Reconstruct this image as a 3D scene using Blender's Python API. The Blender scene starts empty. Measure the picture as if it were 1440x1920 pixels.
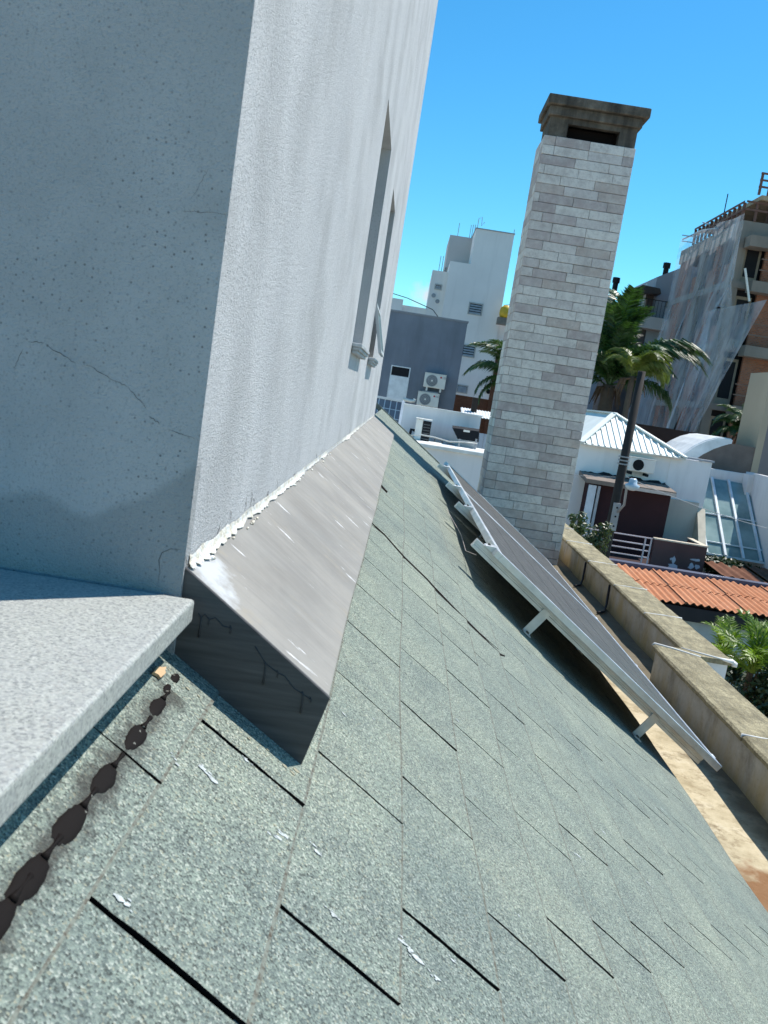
import bpy, bmesh, math, random
from math import sin, cos, radians, pi, sqrt, hypot, atan2, tan
from mathutils import Vector, Matrix
random.seed(7)
SC = bpy.context.scene
COL = SC.collection
# ------------------------------------------------------------------ camera
# camera at the origin, +Y runs along the rendered wall, ground lies at z = -7
F_PX, YAW, PITCH, ROLL = 1600.0, radians(-0.132), radians(8.19), radians(8.975)
FWD = Vector((sin(YAW)*cos(PITCH), cos(YAW)*cos(PITCH), -sin(PITCH)))
_r0 = Vector((cos(YAW), -sin(YAW), 0)); _u0 = _r0.cross(FWD)
RGT = cos(ROLL)*_r0 + sin(ROLL)*_u0
UPV = -sin(ROLL)*_r0 + cos(ROLL)*_u0
cam_d = bpy.data.cameras.new('camera'); cam = bpy.data.objects.new('camera', cam_d); COL.objects.link(cam)
cam.matrix_world = Matrix((RGT, UPV, -FWD)).transposed().to_4x4()
cam_d.sensor_fit = 'VERTICAL'; cam_d.sensor_height = 24.0; cam_d.lens = F_PX/1920*24
cam_d.clip_start = 0.02; cam_d.clip_end = 9000
cam_d.dof.use_dof = True; cam_d.dof.focus_distance = 3.0; cam_d.dof.aperture_fstop = 13
SC.camera = cam
# ------------------------------------------------------------------ sun and sky
SUN = Vector((1.0, 0.85, 2.25)).normalized()          # towards the sun
EL = math.asin(SUN.z); AZ = atan2(SUN.x, SUN.y)
W = bpy.data.worlds.new('World'); SC.world = W; W.use_nodes = True
wn = W.node_tree; wn.nodes.clear()
w_out = wn.nodes.new('ShaderNodeOutputWorld'); w_bg = wn.nodes.new('ShaderNodeBackground')
w_sky = wn.nodes.new('ShaderNodeTexSky'); w_sky.sky_type = 'NISHITA'; w_sky.sun_disc = False
w_sky.sun_elevation = EL; w_sky.sun_rotation = AZ; w_sky.air_density = 1.0; w_sky.dust_density = 0.2; w_sky.ozone_density = 2.0
w_sky.altitude = 50
w_hsv = wn.nodes.new('ShaderNodeHueSaturation'); w_hsv.inputs['Saturation'].default_value = 1.32
wn.links.new(w_sky.outputs[0], w_hsv.inputs['Color'])
# one small fair weather cumulus low over the roofs
L = wn.links.new
w_tint = wn.nodes.new('ShaderNodeMix'); w_tint.data_type = 'RGBA'; w_tint.blend_type = 'MULTIPLY'; w_tint.inputs['Factor'].default_value = 1; w_tint.inputs['B'].default_value = (.69, 1.21, 1.17, 1)
w_tc = wn.nodes.new('ShaderNodeTexCoord')
w_noi = wn.nodes.new('ShaderNodeTexNoise'); w_noi.inputs['Scale'].default_value = 28; w_noi.inputs['Detail'].default_value = 7; w_noi.inputs['Roughness'].default_value = .6
w_map = wn.nodes.new('ShaderNodeMapping'); w_map.vector_type = 'POINT'
cd_ = (RGT*(800-720)+UPV*(960-553)+FWD*F_PX).normalized()
w_sub = wn.nodes.new('ShaderNodeVectorMath'); w_sub.operation = 'SUBTRACT'; w_sub.inputs[1].default_value = cd_
w_scl = wn.nodes.new('ShaderNodeVectorMath'); w_scl.operation = 'MULTIPLY'; w_scl.inputs[1].default_value = (1, 1, 1.25)
w_len = wn.nodes.new('ShaderNodeVectorMath'); w_len.operation = 'LENGTH'
w_fal = wn.nodes.new('ShaderNodeMapRange'); w_fal.inputs['From Min'].default_value = .028; w_fal.inputs['From Max'].default_value = .0; w_fal.inputs['To Max'].default_value = .55
w_add = wn.nodes.new('ShaderNodeMath'); w_add.operation = 'ADD'
w_rmp = wn.nodes.new('ShaderNodeValToRGB'); w_rmp.color_ramp.elements[0].position = .62; w_rmp.color_ramp.elements[1].position = .92; w_rmp.color_ramp.elements[1].color = (.85,.85,.85,1)
w_gate = wn.nodes.new('ShaderNodeMath'); w_gate.operation = 'MULTIPLY'; w_step = wn.nodes.new('ShaderNodeMath'); w_step.operation = 'GREATER_THAN'; w_step.inputs[1].default_value = 0.001
w_mix = wn.nodes.new('ShaderNodeMix'); w_mix.data_type = 'RGBA'; w_mix.inputs['B'].default_value = (5.2, 5.5, 5.9, 1)
L(w_tc.outputs['Generated'], w_noi.inputs['Vector']); L(w_tc.outputs['Generated'], w_sub.inputs[0]); L(w_sub.outputs[0], w_scl.inputs[0]); L(w_scl.outputs[0], w_len.inputs[0])
L(w_len.outputs['Value'], w_fal.inputs['Value']); L(w_fal.outputs[0], w_add.inputs[0]); L(w_noi.outputs['Fac'], w_add.inputs[1]); L(w_add.outputs[0], w_rmp.inputs[0])
L(w_fal.outputs[0], w_step.inputs[0]); L(w_rmp.outputs[0], w_gate.inputs[0]); L(w_step.outputs[0], w_gate.inputs[1]); L(w_gate.outputs[0], w_mix.inputs['Factor'])
L(w_hsv.outputs[0], w_tint.inputs['A']); L(w_tint.outputs['Result'], w_mix.inputs['A']); L(w_mix.outputs['Result'], w_bg.inputs['Color']); L(w_bg.outputs[0], w_out.inputs[0])
w_bg.inputs['Strength'].default_value = 0.087
sun_d = bpy.data.lights.new('sun', 'SUN'); sun_d.energy = 3.6; sun_d.angle = radians(.5); sun_d.color = (1, .95, .88)
sun = bpy.data.objects.new('sun', sun_d); COL.objects.link(sun); sun.rotation_euler = (-SUN).to_track_quat('-Z', 'Y').to_euler()
SC.view_settings.view_transform = 'Standard'; SC.view_settings.look = 'None'
SC.view_settings.exposure = 0.8; SC.view_settings.gamma = 1.0; SC.view_settings.use_curve_mapping = False
SC.cycles.max_bounces = 6; SC.cycles.transparent_max_bounces = 12

# ------------------------------------------------------------------ measuring helpers (picture measurements -> metres)
def ray(x, y): return RGT*(x-720) + UPV*(960-y) + FWD*F_PX
def at(x, y, Y): r = ray(x, y); return r*(Y/r.y)
def atx(x, y, X): r = ray(x, y); return r*(X/r.x)
def atz(x, y, Z): r = ray(x, y); return r*(Z/r.z)
def proj(p):
    p = Vector(p); d = p.dot(FWD)
    return (720+F_PX*p.dot(RGT)/d, 960-F_PX*p.dot(UPV)/d, d)
GROUND = -7.0
# roof plane: slope direction D, normal N, camera 0.418 m off the plane
TH = radians(35); RD = Vector((cos(TH), 0, -sin(TH))); RN = Vector((sin(TH), 0, cos(TH))); RH = .418
def wave(s, y):
    return .0045*sin(2.1*y+1.1*s)*sin(1.7*s+.4) + .003*sin(5.3*y+3.1*s+1) + (.026*math.exp(-((y-3.65)/.75)**2)*math.exp(-((s-1.5)/.42)**2))*-1 - .012*math.exp(-((y-3.3)/.6)**2)*math.exp(-((s-2.0)/.3)**2)
def rf(s, y, off=0.0, wav=True):
    return RD*s + RN*(-RH+off+(wave(s, y) if wav else 0)) + Vector((0, y, 0))
def roofhit(x, y, off=0.0):
    r = ray(x, y); p = r*((-RH+off)/RN.dot(r)); return p.dot(RD), p.y

# ------------------------------------------------------------------ object helpers
def tag(o, label=None, cat=None, group=None, kind=None):
    if label: o['label'] = label
    if cat: o['category'] = cat
    if group: o['group'] = group
    if kind: o['kind'] = kind
    return o
def thing(name, label, cat, loc=(0, 0, 0), group=None, rz=0):
    o = bpy.data.objects.new(name, None); COL.objects.link(o); o.location = loc; o.rotation_euler = (0, 0, rz)
    o.empty_display_size = .2
    return tag(o, label, cat, group)
class MB:
    def __init__(s): s.v = []; s.f = []; s.mi = []
    def add(s, vs, fs, m=0):
        n = len(s.v); s.v += [Vector(v) for v in vs]; s.f += [tuple(i+n for i in f) for f in fs]; s.mi += [m]*len(fs); return s
    def box(s, x0, x1, y0, y1, z0, z1, m=0):
        x0, x1 = min(x0, x1), max(x0, x1); y0, y1 = min(y0, y1), max(y0, y1); z0, z1 = min(z0, z1), max(z0, z1)
        return s.add([(x0,y0,z0),(x1,y0,z0),(x1,y1,z0),(x0,y1,z0),(x0,y0,z1),(x1,y0,z1),(x1,y1,z1),(x0,y1,z1)],
                     [(0,3,2,1),(4,5,6,7),(0,1,5,4),(1,2,6,5),(2,3,7,6),(3,0,4,7)], m)
    def hexa(s, b, t, m=0):      # four bottom points, four top points, counter-clockwise from above
        return s.add(list(b)+list(t), [(0,3,2,1),(4,5,6,7),(0,1,5,4),(1,2,6,5),(2,3,7,6),(3,0,4,7)], m)
    def prism(s, poly, vec, m=0):
        n = len(poly); vec = Vector(vec); a = [Vector(p) for p in poly]; b = [p+vec for p in a]
        nrm = Vector((0,0,0))
        for i in range(n): nrm += a[i].cross(a[(i+1) % n])
        if nrm.dot(vec) > 0: a = a[::-1]; b = b[::-1]
        return s.add(a+b, [tuple(range(n)), tuple(range(2*n-1, n-1, -1))]+[(i, i+n, (i+1) % n+n, (i+1) % n) for i in range(n)], m)
    def bar(s, a, b, w, h=None, up=(0,0,1), m=0):
        a = Vector(a); b = Vector(b); d = (b-a).normalized(); up = Vector(up)
        if abs(d.dot(up)) > .98: up = Vector((0,1,0))
        x = d.cross(up).normalized()*(w/2); y = x.cross(d).normalized()*((h or w)/2)
        return s.add([a-x-y, a+x-y, a+x+y, a-x+y, b-x-y, b+x-y, b+x+y, b-x+y], [(0,1,2,3),(7,6,5,4),(4,5,1,0),(5,6,2,1),(6,7,3,2),(7,4,0,3)], m)
    def tube(s, pts, r, n=8, cap=True, m=0):
        pts = [Vector(p) for p in pts]; k = len(pts); rs = r if isinstance(r, (list, tuple)) else [r]*k
        vs = []; prev = None
        for i, p in enumerate(pts):
            d = (pts[min(i+1, k-1)]-pts[max(i-1, 0)]).normalized()
            u = Vector((0,0,1)) if abs(d.z) < .95 else Vector((1,0,0))
            x = d.cross(u).normalized() if prev is None else (prev-d*prev.dot(d)).normalized()
            prev = x; y = d.cross(x)
            vs += [p+x*(rs[i]*cos(2*pi*j/n))+y*(rs[i]*sin(2*pi*j/n)) for j in range(n)]
        fs = [(i*n+j, i*n+(j+1) % n, (i+1)*n+(j+1) % n, (i+1)*n+j) for i in range(k-1) for j in range(n)]
        if cap: fs += [tuple(range(n-1, -1, -1)), tuple((k-1)*n+j for j in range(n))]
        return s.add(vs, fs, m)
    def disc(s, c, nrm, r, n=20, m=0, depth=0.0):
        c = Vector(c); nrm = Vector(nrm).normalized(); u = Vector((0,0,1)) if abs(nrm.z) < .9 else Vector((1,0,0))
        x = u.cross(nrm).normalized(); y = nrm.cross(x)
        p = [c+x*(r*cos(2*pi*j/n))+y*(r*sin(2*pi*j/n)) for j in range(n)]
        if depth: return s.prism(p, nrm*depth, m)
        return s.add(p, [tuple(range(n))], m)
    def ring(s, c, nrm, r0, r1, n=24, depth=.01, m=0):
        c = Vector(c); nrm = Vector(nrm).normalized(); u = Vector((0,0,1)) if abs(nrm.z) < .9 else Vector((1,0,0))
        x = u.cross(nrm).normalized(); y = nrm.cross(x); vs = []
        for j in range(n):
            d = x*cos(2*pi*j/n)+y*sin(2*pi*j/n)
            vs += [c+d*r0, c+d*r1, c+d*r1+nrm*depth, c+d*r0+nrm*depth]
        fs = []
        for j in range(n):
            a, b = 4*j, 4*((j+1) % n)
            fs += [(a+1, b+1, b+2, a+2), (a+2, b+2, b+3, a+3), (a+3, b+3, b, a)]
        return s.add(vs, fs, m)
    def mesh(s, name, mats, base=None, smooth=False):
        me = bpy.data.meshes.new(name)
        base = Vector(base) if base is not None else Vector((0,0,0))
        me.from_pydata([tuple(v-base) for v in s.v], [], s.f)
        for mm in (mats if isinstance(mats, (list, tuple)) else [mats]): me.materials.append(mm)
        if any(s.mi):
            me.polygons.foreach_set('material_index', s.mi)
        if smooth: me.polygons.foreach_set('use_smooth', [True]*len(s.f))
        me.update(); return me
    def obj(s, name, mats, parent=None, bevel=0, seg=2, smooth=False, kind=None, label=None):
        base = Vector(parent.get('_base', (0,0,0))) if parent is not None and '_base' in parent else abs_loc(parent)
        o = bpy.data.objects.new(name, s.mesh(name, mats, base, smooth)); COL.objects.link(o); o.parent = parent
        if bevel:
            b = o.modifiers.new('bevel', 'BEVEL'); b.width = bevel; b.segments = seg; b.limit_method = 'ANGLE'; b.angle_limit = radians(40)
        if kind: o['kind'] = kind
        if label: o['label'] = label
        return o
def abs_loc(o):
    v = Vector((0,0,0))
    while o is not None: v = v+o.location; o = o.parent
    return v
def copy_tree(o, parent=None):
    c = o.copy(); COL.objects.link(c); c.parent = parent
    for ch in list(o.children): copy_tree(ch, c)
    return c

# ------------------------------------------------------------------ material helpers
class NT:
    def __init__(s, name, rough=.8, spec=.3, metal=0.0):
        s.m = bpy.data.materials.new(name); s.m.use_nodes = True; s.t = s.m.node_tree
        s.b = s.t.nodes['Principled BSDF']; s.out = s.t.nodes['Material Output']
        s.b.inputs['Roughness'].default_value = rough; s.b.inputs['Specular IOR Level'].default_value = spec; s.b.inputs['Metallic'].default_value = metal
        s.geo = s.n('ShaderNodeNewGeometry')
    def n(s, t): return s.t.nodes.new(t)
    def l(s, a, b): s.t.links.new(a, b)
    def pos(s, scale=(1,1,1), rot=(0,0,0), obj=False):
        m = s.n('ShaderNodeMapping'); m.inputs['Scale'].default_value = scale; m.inputs['Rotation'].default_value = rot
        src = s.n('ShaderNodeTexCoord').outputs['Object'] if obj else s.geo.outputs['Position']
        s.l(src, m.inputs[0]); return m.outputs[0]
    def noise(s, scale, detail=4, rough=.55, vec=None, dist=0):
        t = s.n('ShaderNodeTexNoise'); t.inputs['Scale'].default_value = scale; t.inputs['Detail'].default_value = detail
        t.inputs['Roughness'].default_value = rough; t.inputs['Distortion'].default_value = dist
        s.l(vec if vec is not None else s.geo.outputs['Position'], t.inputs['Vector']); return t.outputs['Fac']
    def voro(s, scale, vec=None, out='Color', feat='F1', rnd=1):
        t = s.n('ShaderNodeTexVoronoi'); t.feature = feat; t.inputs['Scale'].default_value = scale; t.inputs['Randomness'].default_value = rnd
        s.l(vec if vec is not None else s.geo.outputs['Position'], t.inputs['Vector']); return t.outputs[out]
    def ramp(s, fac, stops, const=False):
        r = s.n('ShaderNodeValToRGB'); e = r.color_ramp.elements
        if const: r.color_ramp.interpolation = 'CONSTANT'
        while len(e) < len(stops): e.new(.5)
        for i, (p, c) in enumerate(stops):
            e[i].position = p; e[i].color = (c, c, c, 1) if not isinstance(c, (tuple, list)) else (*c, 1)
        s.l(fac, r.inputs[0]); return r.outputs[0]
    def mix(s, fac, a, b, mode='MIX'):
        m = s.n('ShaderNodeMix'); m.data_type = 'RGBA'; m.blend_type = mode
        for v, i in ((fac, 'Factor'), (a, 'A'), (b, 'B')):
            if isinstance(v, (int, float)): m.inputs[i].default_value = v
            elif isinstance(v, (tuple, list)): m.inputs[i].default_value = (*v, 1)
            else: s.l(v, m.inputs[i])
        return m.outputs['Result']
    def math(s, op, a, b=0.0, clamp=False):
        m = s.n('ShaderNodeMath'); m.operation = op; m.use_clamp = clamp
        for v, i in ((a, 0), (b, 1)):
            if isinstance(v, (int, float)): m.inputs[i].default_value = v
            else: s.l(v, m.inputs[i])
        return m.outputs[0]
    def xyz(s, vec=None):
        q = s.n('ShaderNodeSeparateXYZ'); s.l(vec if vec is not None else s.geo.outputs['Position'], q.inputs[0]); return q.outputs
    def rnd(s): return s.n('ShaderNodeObjectInfo').outputs['Random']
    def col(s, c):
        if isinstance(c, (tuple, list)): s.b.inputs['Base Color'].default_value = (*c, 1)
        else: s.l(c, s.b.inputs['Base Color'])
        return s
    def rough(s, v): s.l(v, s.b.inputs['Roughness']); return s
    def bump(s, h, strength=.5, dist=.01):
        b = s.n('ShaderNodeBump'); b.inputs['Strength'].default_value = strength; b.inputs['Distance'].default_value = dist
        s.l(h, b.inputs['Height']); s.l(b.outputs[0], s.b.inputs['Normal']); return s
def paint(name, c, rough=.7, spec=.3, metal=0, var=.18, scale=3.0, bump=0, bscale=60, streak=0):
    k = NT(name, rough, spec, metal)
    lo = tuple(v*(1-var) for v in c); hi = tuple(min(1, v*(1+var*.6)) for v in c)
    n1 = k.noise(scale, 6); base = k.ramp(n1, [(.3, lo), (.7, hi)])
    if streak:
        n2 = k.noise(1.0, 6, .62, k.pos((1.7, 1.7, .22))); base = k.mix(k.ramp(n2, [(.50, 0.0), (.80, streak)]), base, tuple(v*.45 for v in c))
    k.col(base)
    if bump: k.bump(k.noise(bscale, 5), bump, .01)
    return k.m

M = {}
# --- rendered tower: fine grained grey-white render, mildew specks, damp foot
k = NT('rendered_wall', .9, .15)
x, y, z = k.xyz()
base = k.ramp(k.noise(1.6, 6, .6), [(.3, (.545,.545,.55)), (.7, (.62,.62,.62))])
base = k.mix(k.ramp(k.noise(1.0, 6, .6, k.pos((7, 7, .5))), [(.45, 0.0), (.8, .26)]), base, (.36,.37,.38))
cv = k.n('ShaderNodeCombineXYZ'); k.l(k.math('ADD', x, y), cv.inputs[0]); k.l(z, cv.inputs[1])
vv = k.n('ShaderNodeTexVoronoi'); vv.voronoi_dimensions = '2D'; vv.inputs['Scale'].default_value = 92; k.l(cv.outputs[0], vv.inputs['Vector']); sp, spm = vv.outputs['Distance'], vv.outputs['Color']
spz = k.math('MULTIPLY', k.ramp(sp, [(.07, 1.0), (.17, 0.0)]), k.ramp(k.xyz(spm)[0], [(.40, 0.0), (.9, 1.0)]))
spz = k.math('MULTIPLY', spz, k.ramp(k.noise(6, 4), [(.36, .25), (.58, 1.0)]))
base = k.mix(k.math('MULTIPLY', spz, .85), base, (.09,.08,.075))
# grime patches high on the wall, wavy damp foot near the ledge
base = k.mix(k.ramp(k.noise(3.4, 6, .6), [(.46, 0.0), (.68, .42)]), base, (.31,.31,.305))
pit = k.ramp(k.noise(330, 3, .65), [(.36, .50), (.45, 0.0)]); base = k.mix(pit, base, (.30,.31,.32))
nearm = k.ramp(k.math('SUBTRACT', y, -.02), [(.9935, 1.0), (.9965, 0.0)])
base = k.mix(k.math('MULTIPLY', nearm, k.ramp(k.noise(2.0, 5, .6), [(.32, .05), (.66, .52)])), base, (.33,.335,.335))  # grime on the near face, mixed stronger to deepen its shade
edge = k.math('ADD', k.math('MULTIPLY', k.math('SUBTRACT', k.noise(6, 2, .4, k.pos((1, 0, 0))), .5), .10), -.205)
edge = k.math('ADD', edge, k.math('MULTIPLY', k.math('MAXIMUM', k.math('ADD', x, .335), 0.0), .75))
damp = k.ramp(k.math('SUBTRACT', z, edge), [(.0, 1.0), (.012, 0.0)])
near = k.ramp(y, [(.0, 1.0), (1.0, 0.0)], True)
k.l(k.math('SUBTRACT', y, -.005), near.node.inputs[0])
base = k.mix(k.math('MULTIPLY', k.math('MULTIPLY', damp, near), .42), base, (.22,.23,.23))
k.col(base)
h = k.math('ADD', k.noise(420, 3, .7), k.math('MULTIPLY', k.noise(150, 3), .8))
k.bump(h, .85, .0042)
M['wall'] = k.m
# --- roof granules
def granules(name, tint=1.0):
    k = NT(name, .92, .2)
    v = k.voro(470); r = k.xyz(v)
    c = k.ramp(r[0], [(0.0, (.030,.034,.031)), (.12, (.09,.11,.10)), (.28, (.16,.19,.17)), (.50, (.22,.258,.215)), (.70, (.29,.335,.275)), (.87, (.48,.50,.42)), (.96, (.36,.34,.24))], True)
    c = k.mix(.35, c, k.ramp(k.noise(420, 3), [(.3, (.09,.11,.10)), (.7, (.375,.415,.35))]))
    big = k.ramp(k.noise(2.3, 5, .6), [(.3, (.80,.84,.88)), (.7, (1.12,1.10,1.06))])
    c = k.mix(1.0, c, big, 'MULTIPLY')
    c = k.mix(1.0, c, k.ramp(k.noise(14, 4, .6), [(.3, (.88,.88,.90)), (.7, (1.08,1.08,1.06))]), 'MULTIPLY')
    tab = k.ramp(k.rnd(), [(0, (.92,.93,.95)), (1, (1.06,1.05,1.04))])
    c = k.mix(1.0, c, tab, 'MULTIPLY')
    # rusty brown wash in places
    c = k.mix(k.ramp(k.noise(9, 6, .7), [(.66, 0.0), (.80, .35)]), c, (.16,.11,.07))
    # dark bleed along the seal strip beside the ledge
    dt = k.n('ShaderNodeVectorMath'); dt.operation = 'DOT_PRODUCT'; k.l(k.geo.outputs['Position'], dt.inputs[0]); dt.inputs[1].default_value = RD
    ss = k.math('ABSOLUTE', k.math('SUBTRACT', dt.outputs['Value'], SEAL_S)); yv = k.xyz()[1]
    bl = k.math('SUBTRACT', k.math('ADD', k.noise(34, 5, .7), .14), k.math('MULTIPLY', ss, 15.0))
    gate = k.math('LESS_THAN', yv, .90)
    c = k.mix(k.math('MULTIPLY', k.ramp(bl, [(.30, 0.0), (.58, .8)]), gate), c, (.045,.042,.038))
    k.col(c); k.bump(k.math('ADD', k.voro(470, out='Distance'), k.noise(600, 2)), .65, .0018)
    return k.m
SEAL_S = sum(roofhit(px_, py_)[0] for px_, py_ in ((256,1381),(198,1458),(133,1543),(54,1648)))/4
M['granule'] = granules('green_granules')
M['bitumen'] = NT('bitumen', .95, .05).col((.014,.011,.010)).m
k = NT('tar', .75, .12); k.col(k.mix(k.ramp(k.xyz(k.voro(420))[0], [(.985, 0.0), (.99, 1.0)], True), (.0075,.0055,.005), (.16,.16,.14))); k.bump(k.noise(160, 3), .12, .002); M['tar'] = k.m
k = NT('worn_edge', .95, .1); k.col(k.mix(k.ramp(k.noise(150, 4, .7), [(.36, 0.0), (.56, 1.0)]), (.085,.07,.055), (.185,.20,.17))); M['edge'] = k.m
# --- granite
k = NT('granite', .55, .35)
c = k.ramp(k.xyz(k.voro(420))[0], [(0, (.13,.135,.13)), (.16, (.29,.295,.28)), (.40, (.37,.38,.335)), (.72, (.46,.465,.41)), (.92, (.34,.32,.28))], True)
c = k.mix(.5, c, k.ramp(k.noise(260, 3, .7), [(.35, (.21,.22,.21)), (.65, (.51,.515,.475))]))
c = k.mix(k.ramp(k.noise(5, 4, .6), [(.4, 0.0), (.7, .3)]), c, (.36,.37,.37))
c = k.mix(k.ramp(k.noise(16, 2), [(.74, 0.0), (.80, .35)]), c, (.45,.36,.14))
k.col(c); k.bump(k.noise(500, 2), .08, .001); M['granite'] = k.m
# --- painted flashing
k = NT('flashing_paint', .50, .25, .0)
c = k.ramp(k.noise(4, 5, .6), [(.3, (.188,.178,.163)), (.7, (.25,.241,.222))])
stretch = k.pos((1, 1, 1)); m = stretch.node; m.inputs['Rotation'].default_value = (0, -TH, 0); m.inputs['Scale'].default_value = (.9, 14, 1)
stretch2 = k.pos((1, 1, 1)); stretch2.node.inputs['Rotation'].default_value = (0, -TH, 0); stretch2.node.inputs['Scale'].default_value = (11, 34, 1)
c = k.mix(k.ramp(k.noise(3.0, 6, .65, stretch), [(.45, 0.0), (.75, .38)]), c, (.31,.30,.27))
c = k.mix(k.ramp(k.noise(3.5, 6, .65), [(.42, 0.0), (.62, .45)]), c, (.335,.315,.28))
c = k.mix(k.ramp(k.noise(7.0, 5, .6, stretch), [(.54, 0.0), (.72, .40)]), c, (.155,.142,.138))
c = k.mix(k.ramp(k.noise(1.0, 5, .6, stretch2), [(.655, 0.0), (.70, .8)]), c, (.66,.66,.66))
c = k.mix(k.ramp(k.noise(11, 5, .7), [(.58, 0.0), (.75, .35)]), c, (.36,.30,.20))
pc = rf(-.03, 1.035, .09, False); dv = k.n('ShaderNodeVectorMath'); dv.operation = 'DISTANCE'; k.l(k.geo.outputs['Position'], dv.inputs[0]); dv.inputs[1].default_value = pc
sm_ = k.math('SUBTRACT', k.math('ADD', k.noise(16, 6, .7), .22), k.math('MULTIPLY', dv.outputs['Value'], 5.5))
c = k.mix(k.ramp(sm_, [(.36, 0.0), (.58, .75)]), c, (.50,.52,.54))
k.col(c); k.rough(k.ramp(k.noise(9, 4), [(.3, .62), (.7, .85)])); k.bump(k.noise(20, 3, .5, stretch), .08, .003); M['flash'] = k.m
k = NT('dark_sealer', .55, .35)
sv = k.pos((1, 1, 1)); sv.node.inputs['Rotation'].default_value = (0, -TH, 0); sv.node.inputs['Scale'].default_value = (2, 10, 30)
c = k.ramp(k.noise(4, 5, .6, sv), [(.35, (.058,.055,.054)), (.7, (.098,.093,.090))])
c = k.mix(k.ramp(k.noise(30, 4, .7), [(.68, 0.0), (.75, .4)]), c, (.25,.24,.22))
k.col(c); k.bump(k.noise(60, 3), .1, .003); M['sealer'] = k.m
k = NT('caulk', .7, .3); k.col(k.ramp(k.noise(45, 5, .7), [(.30, (.40,.36,.28)), (.42, (.62,.57,.47)), (.58, (.70,.70,.68)), (.7, (.66,.68,.70))])); k.bump(k.noise(160, 4), .6, .006); M['caulk'] = k.m
k = NT('white_filler', .75, .3); k.col(k.ramp(k.noise(60, 5, .7), [(.35, (.42,.44,.47)), (.6, (.70,.72,.75))])); k.bump(k.noise(120, 4), .5, .005); M['filler'] = k.m
M['crack'] = paint('crack_shadow', (.11,.10,.095), .9)
# --- chimney
def brickmat(name):
    k = NT(name, .85, .2)
    r = k.rnd()
    c = k.ramp(r, [(0, (.74,.71,.65)), (.30, (.69,.655,.60)), (.50, (.62,.58,.545)), (.58, (.50,.43,.41)), (.80, (.42,.355,.34)), (1, (.55,.47,.41))])
    c = k.mix(k.ramp(k.noise(9, 6, .65), [(.42, 0.0), (.66, .55)]), c, (.70,.68,.63))
    c = k.mix(k.ramp(k.noise(13, 8, .78), [(.47, 0.0), (.66, .6)]), c, (.37,.335,.31))
    c = k.mix(k.ramp(k.noise(1.0, 6, .65, k.pos((7, 7, 1.1))), [(.54, 0.0), (.76, .35)]), c, (.30,.275,.25))
    c = k.mix(k.ramp(k.noise(3.2, 7, .72), [(.48, 0.0), (.72, .6)]), c, (.36,.32,.295))
    c = k.mix(k.ramp(k.noise(40, 5, .7), [(.56, 0.0), (.75, .4)]), c, (.22,.20,.19))
    k.col(c); k.bump(k.noise(70, 5, .6), .5, .006); return k.m
M['brick'] = brickmat('pale_brick')
M['mortar'] = paint('mortar_gap', (.27,.26,.25), .9)
k = NT('old_concrete', .9, .15)
c = k.ramp(k.noise(5, 7, .65), [(.3, (.080,.068,.052)), (.55, (.165,.142,.112)), (.75, (.27,.245,.20))])
c = k.mix(k.ramp(k.noise(1.2, 6, .6, k.pos((6, 6, .6))), [(.4, 0.0), (.65, .8)]), c, (.04,.037,.033))
k.col(c); k.bump(k.noise(40, 6, .65), .6, .012); M['oldcon'] = k.m
# --- parapet
k = NT('weathered_coping', .92, .15)
c = k.ramp(k.noise(6, 8, .7), [(.28, (.17,.145,.085)), (.5, (.36,.315,.20)), (.68, (.52,.455,.29)), (.85, (.64,.57,.40))])
c = k.mix(k.ramp(k.noise(3, 6, .7, k.pos((8, 1.2, 3), (0, 0, .3))), [(.45, 0.0), (.65, .5)]), c, (.09,.08,.06))
c = k.mix(k.ramp(k.noise(120, 4, .7), [(.5, 0.0), (.8, .5)]), c, (.45,.42,.33))
c = k.mix(k.ramp(k.noise(38, 6, .75, k.pos((1.6, .7, 1))), [(.45, 0.0), (.62, .6)]), c, (.16,.145,.10))
k.col(c); k.bump(k.noise(60, 7, .7), 1.0, .014); M['coping'] = k.m
k = NT('parapet_render', .9, .15)
x, y, z = k.xyz()
c = k.ramp(k.noise(4, 6, .6), [(.3, (.38,.37,.34)), (.7, (.52,.51,.48))])
st = k.math('ADD', k.noise(1.6, 6, .6, k.pos((1, 4, 1.2))), k.math('MULTIPLY', k.math('SUBTRACT', k.noise(.8, 2), .5), .8))
zf = k.math('MULTIPLY', k.math('SUBTRACT', -1.50, z), 3.2)
c = k.mix(k.ramp(k.math('ADD', k.math('MULTIPLY', st, .8), k.math('MULTIPLY', zf, .45)), [(.42, 0.0), (.78, .9)]), c, (.42,.32,.155))
c = k.mix(k.ramp(k.noise(2.2, 8, .72, k.pos((1, 1.6, .9))), [(.50, 0.0), (.72, .7)]), c, (.13,.11,.075))
c = k.mix(k.ramp(k.noise(40, 5, .7), [(.5, 0.0), (.8, .4)]), c, (.20,.18,.13))
k.col(c); k.bump(k.noise(50, 5), .3, .006); M['parapet'] = k.m
k = NT('gutter_screed', .9, .2)
c = k.ramp(k.noise(5, 7, .65), [(.28, (.30,.245,.15)), (.55, (.52,.45,.31)), (.75, (.63,.57,.44))])
c = k.mix(k.ramp(k.noise(9, 8, .75), [(.52, 0.0), (.66, .75)]), c, (.16,.115,.06))
x, y, z = k.xyz()
c = k.mix(k.ramp(k.math('ADD', y, k.math('MULTIPLY', k.noise(9, 5), .5)), [(0, 1.0), (1, 0.0)]), c, c)
wet = k.n('ShaderNodeMapRange'); wet.inputs['From Min'].default_value = 3.50; wet.inputs['From Max'].default_value = 3.30
k.l(k.math('ADD', y, k.math('MULTIPLY', k.math('SUBTRACT', k.noise(7, 5), .5), .9)), wet.inputs['Value'])
c = k.mix(k.math('MULTIPLY', wet.outputs[0], .85), c, (.20,.085,.03))
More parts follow.
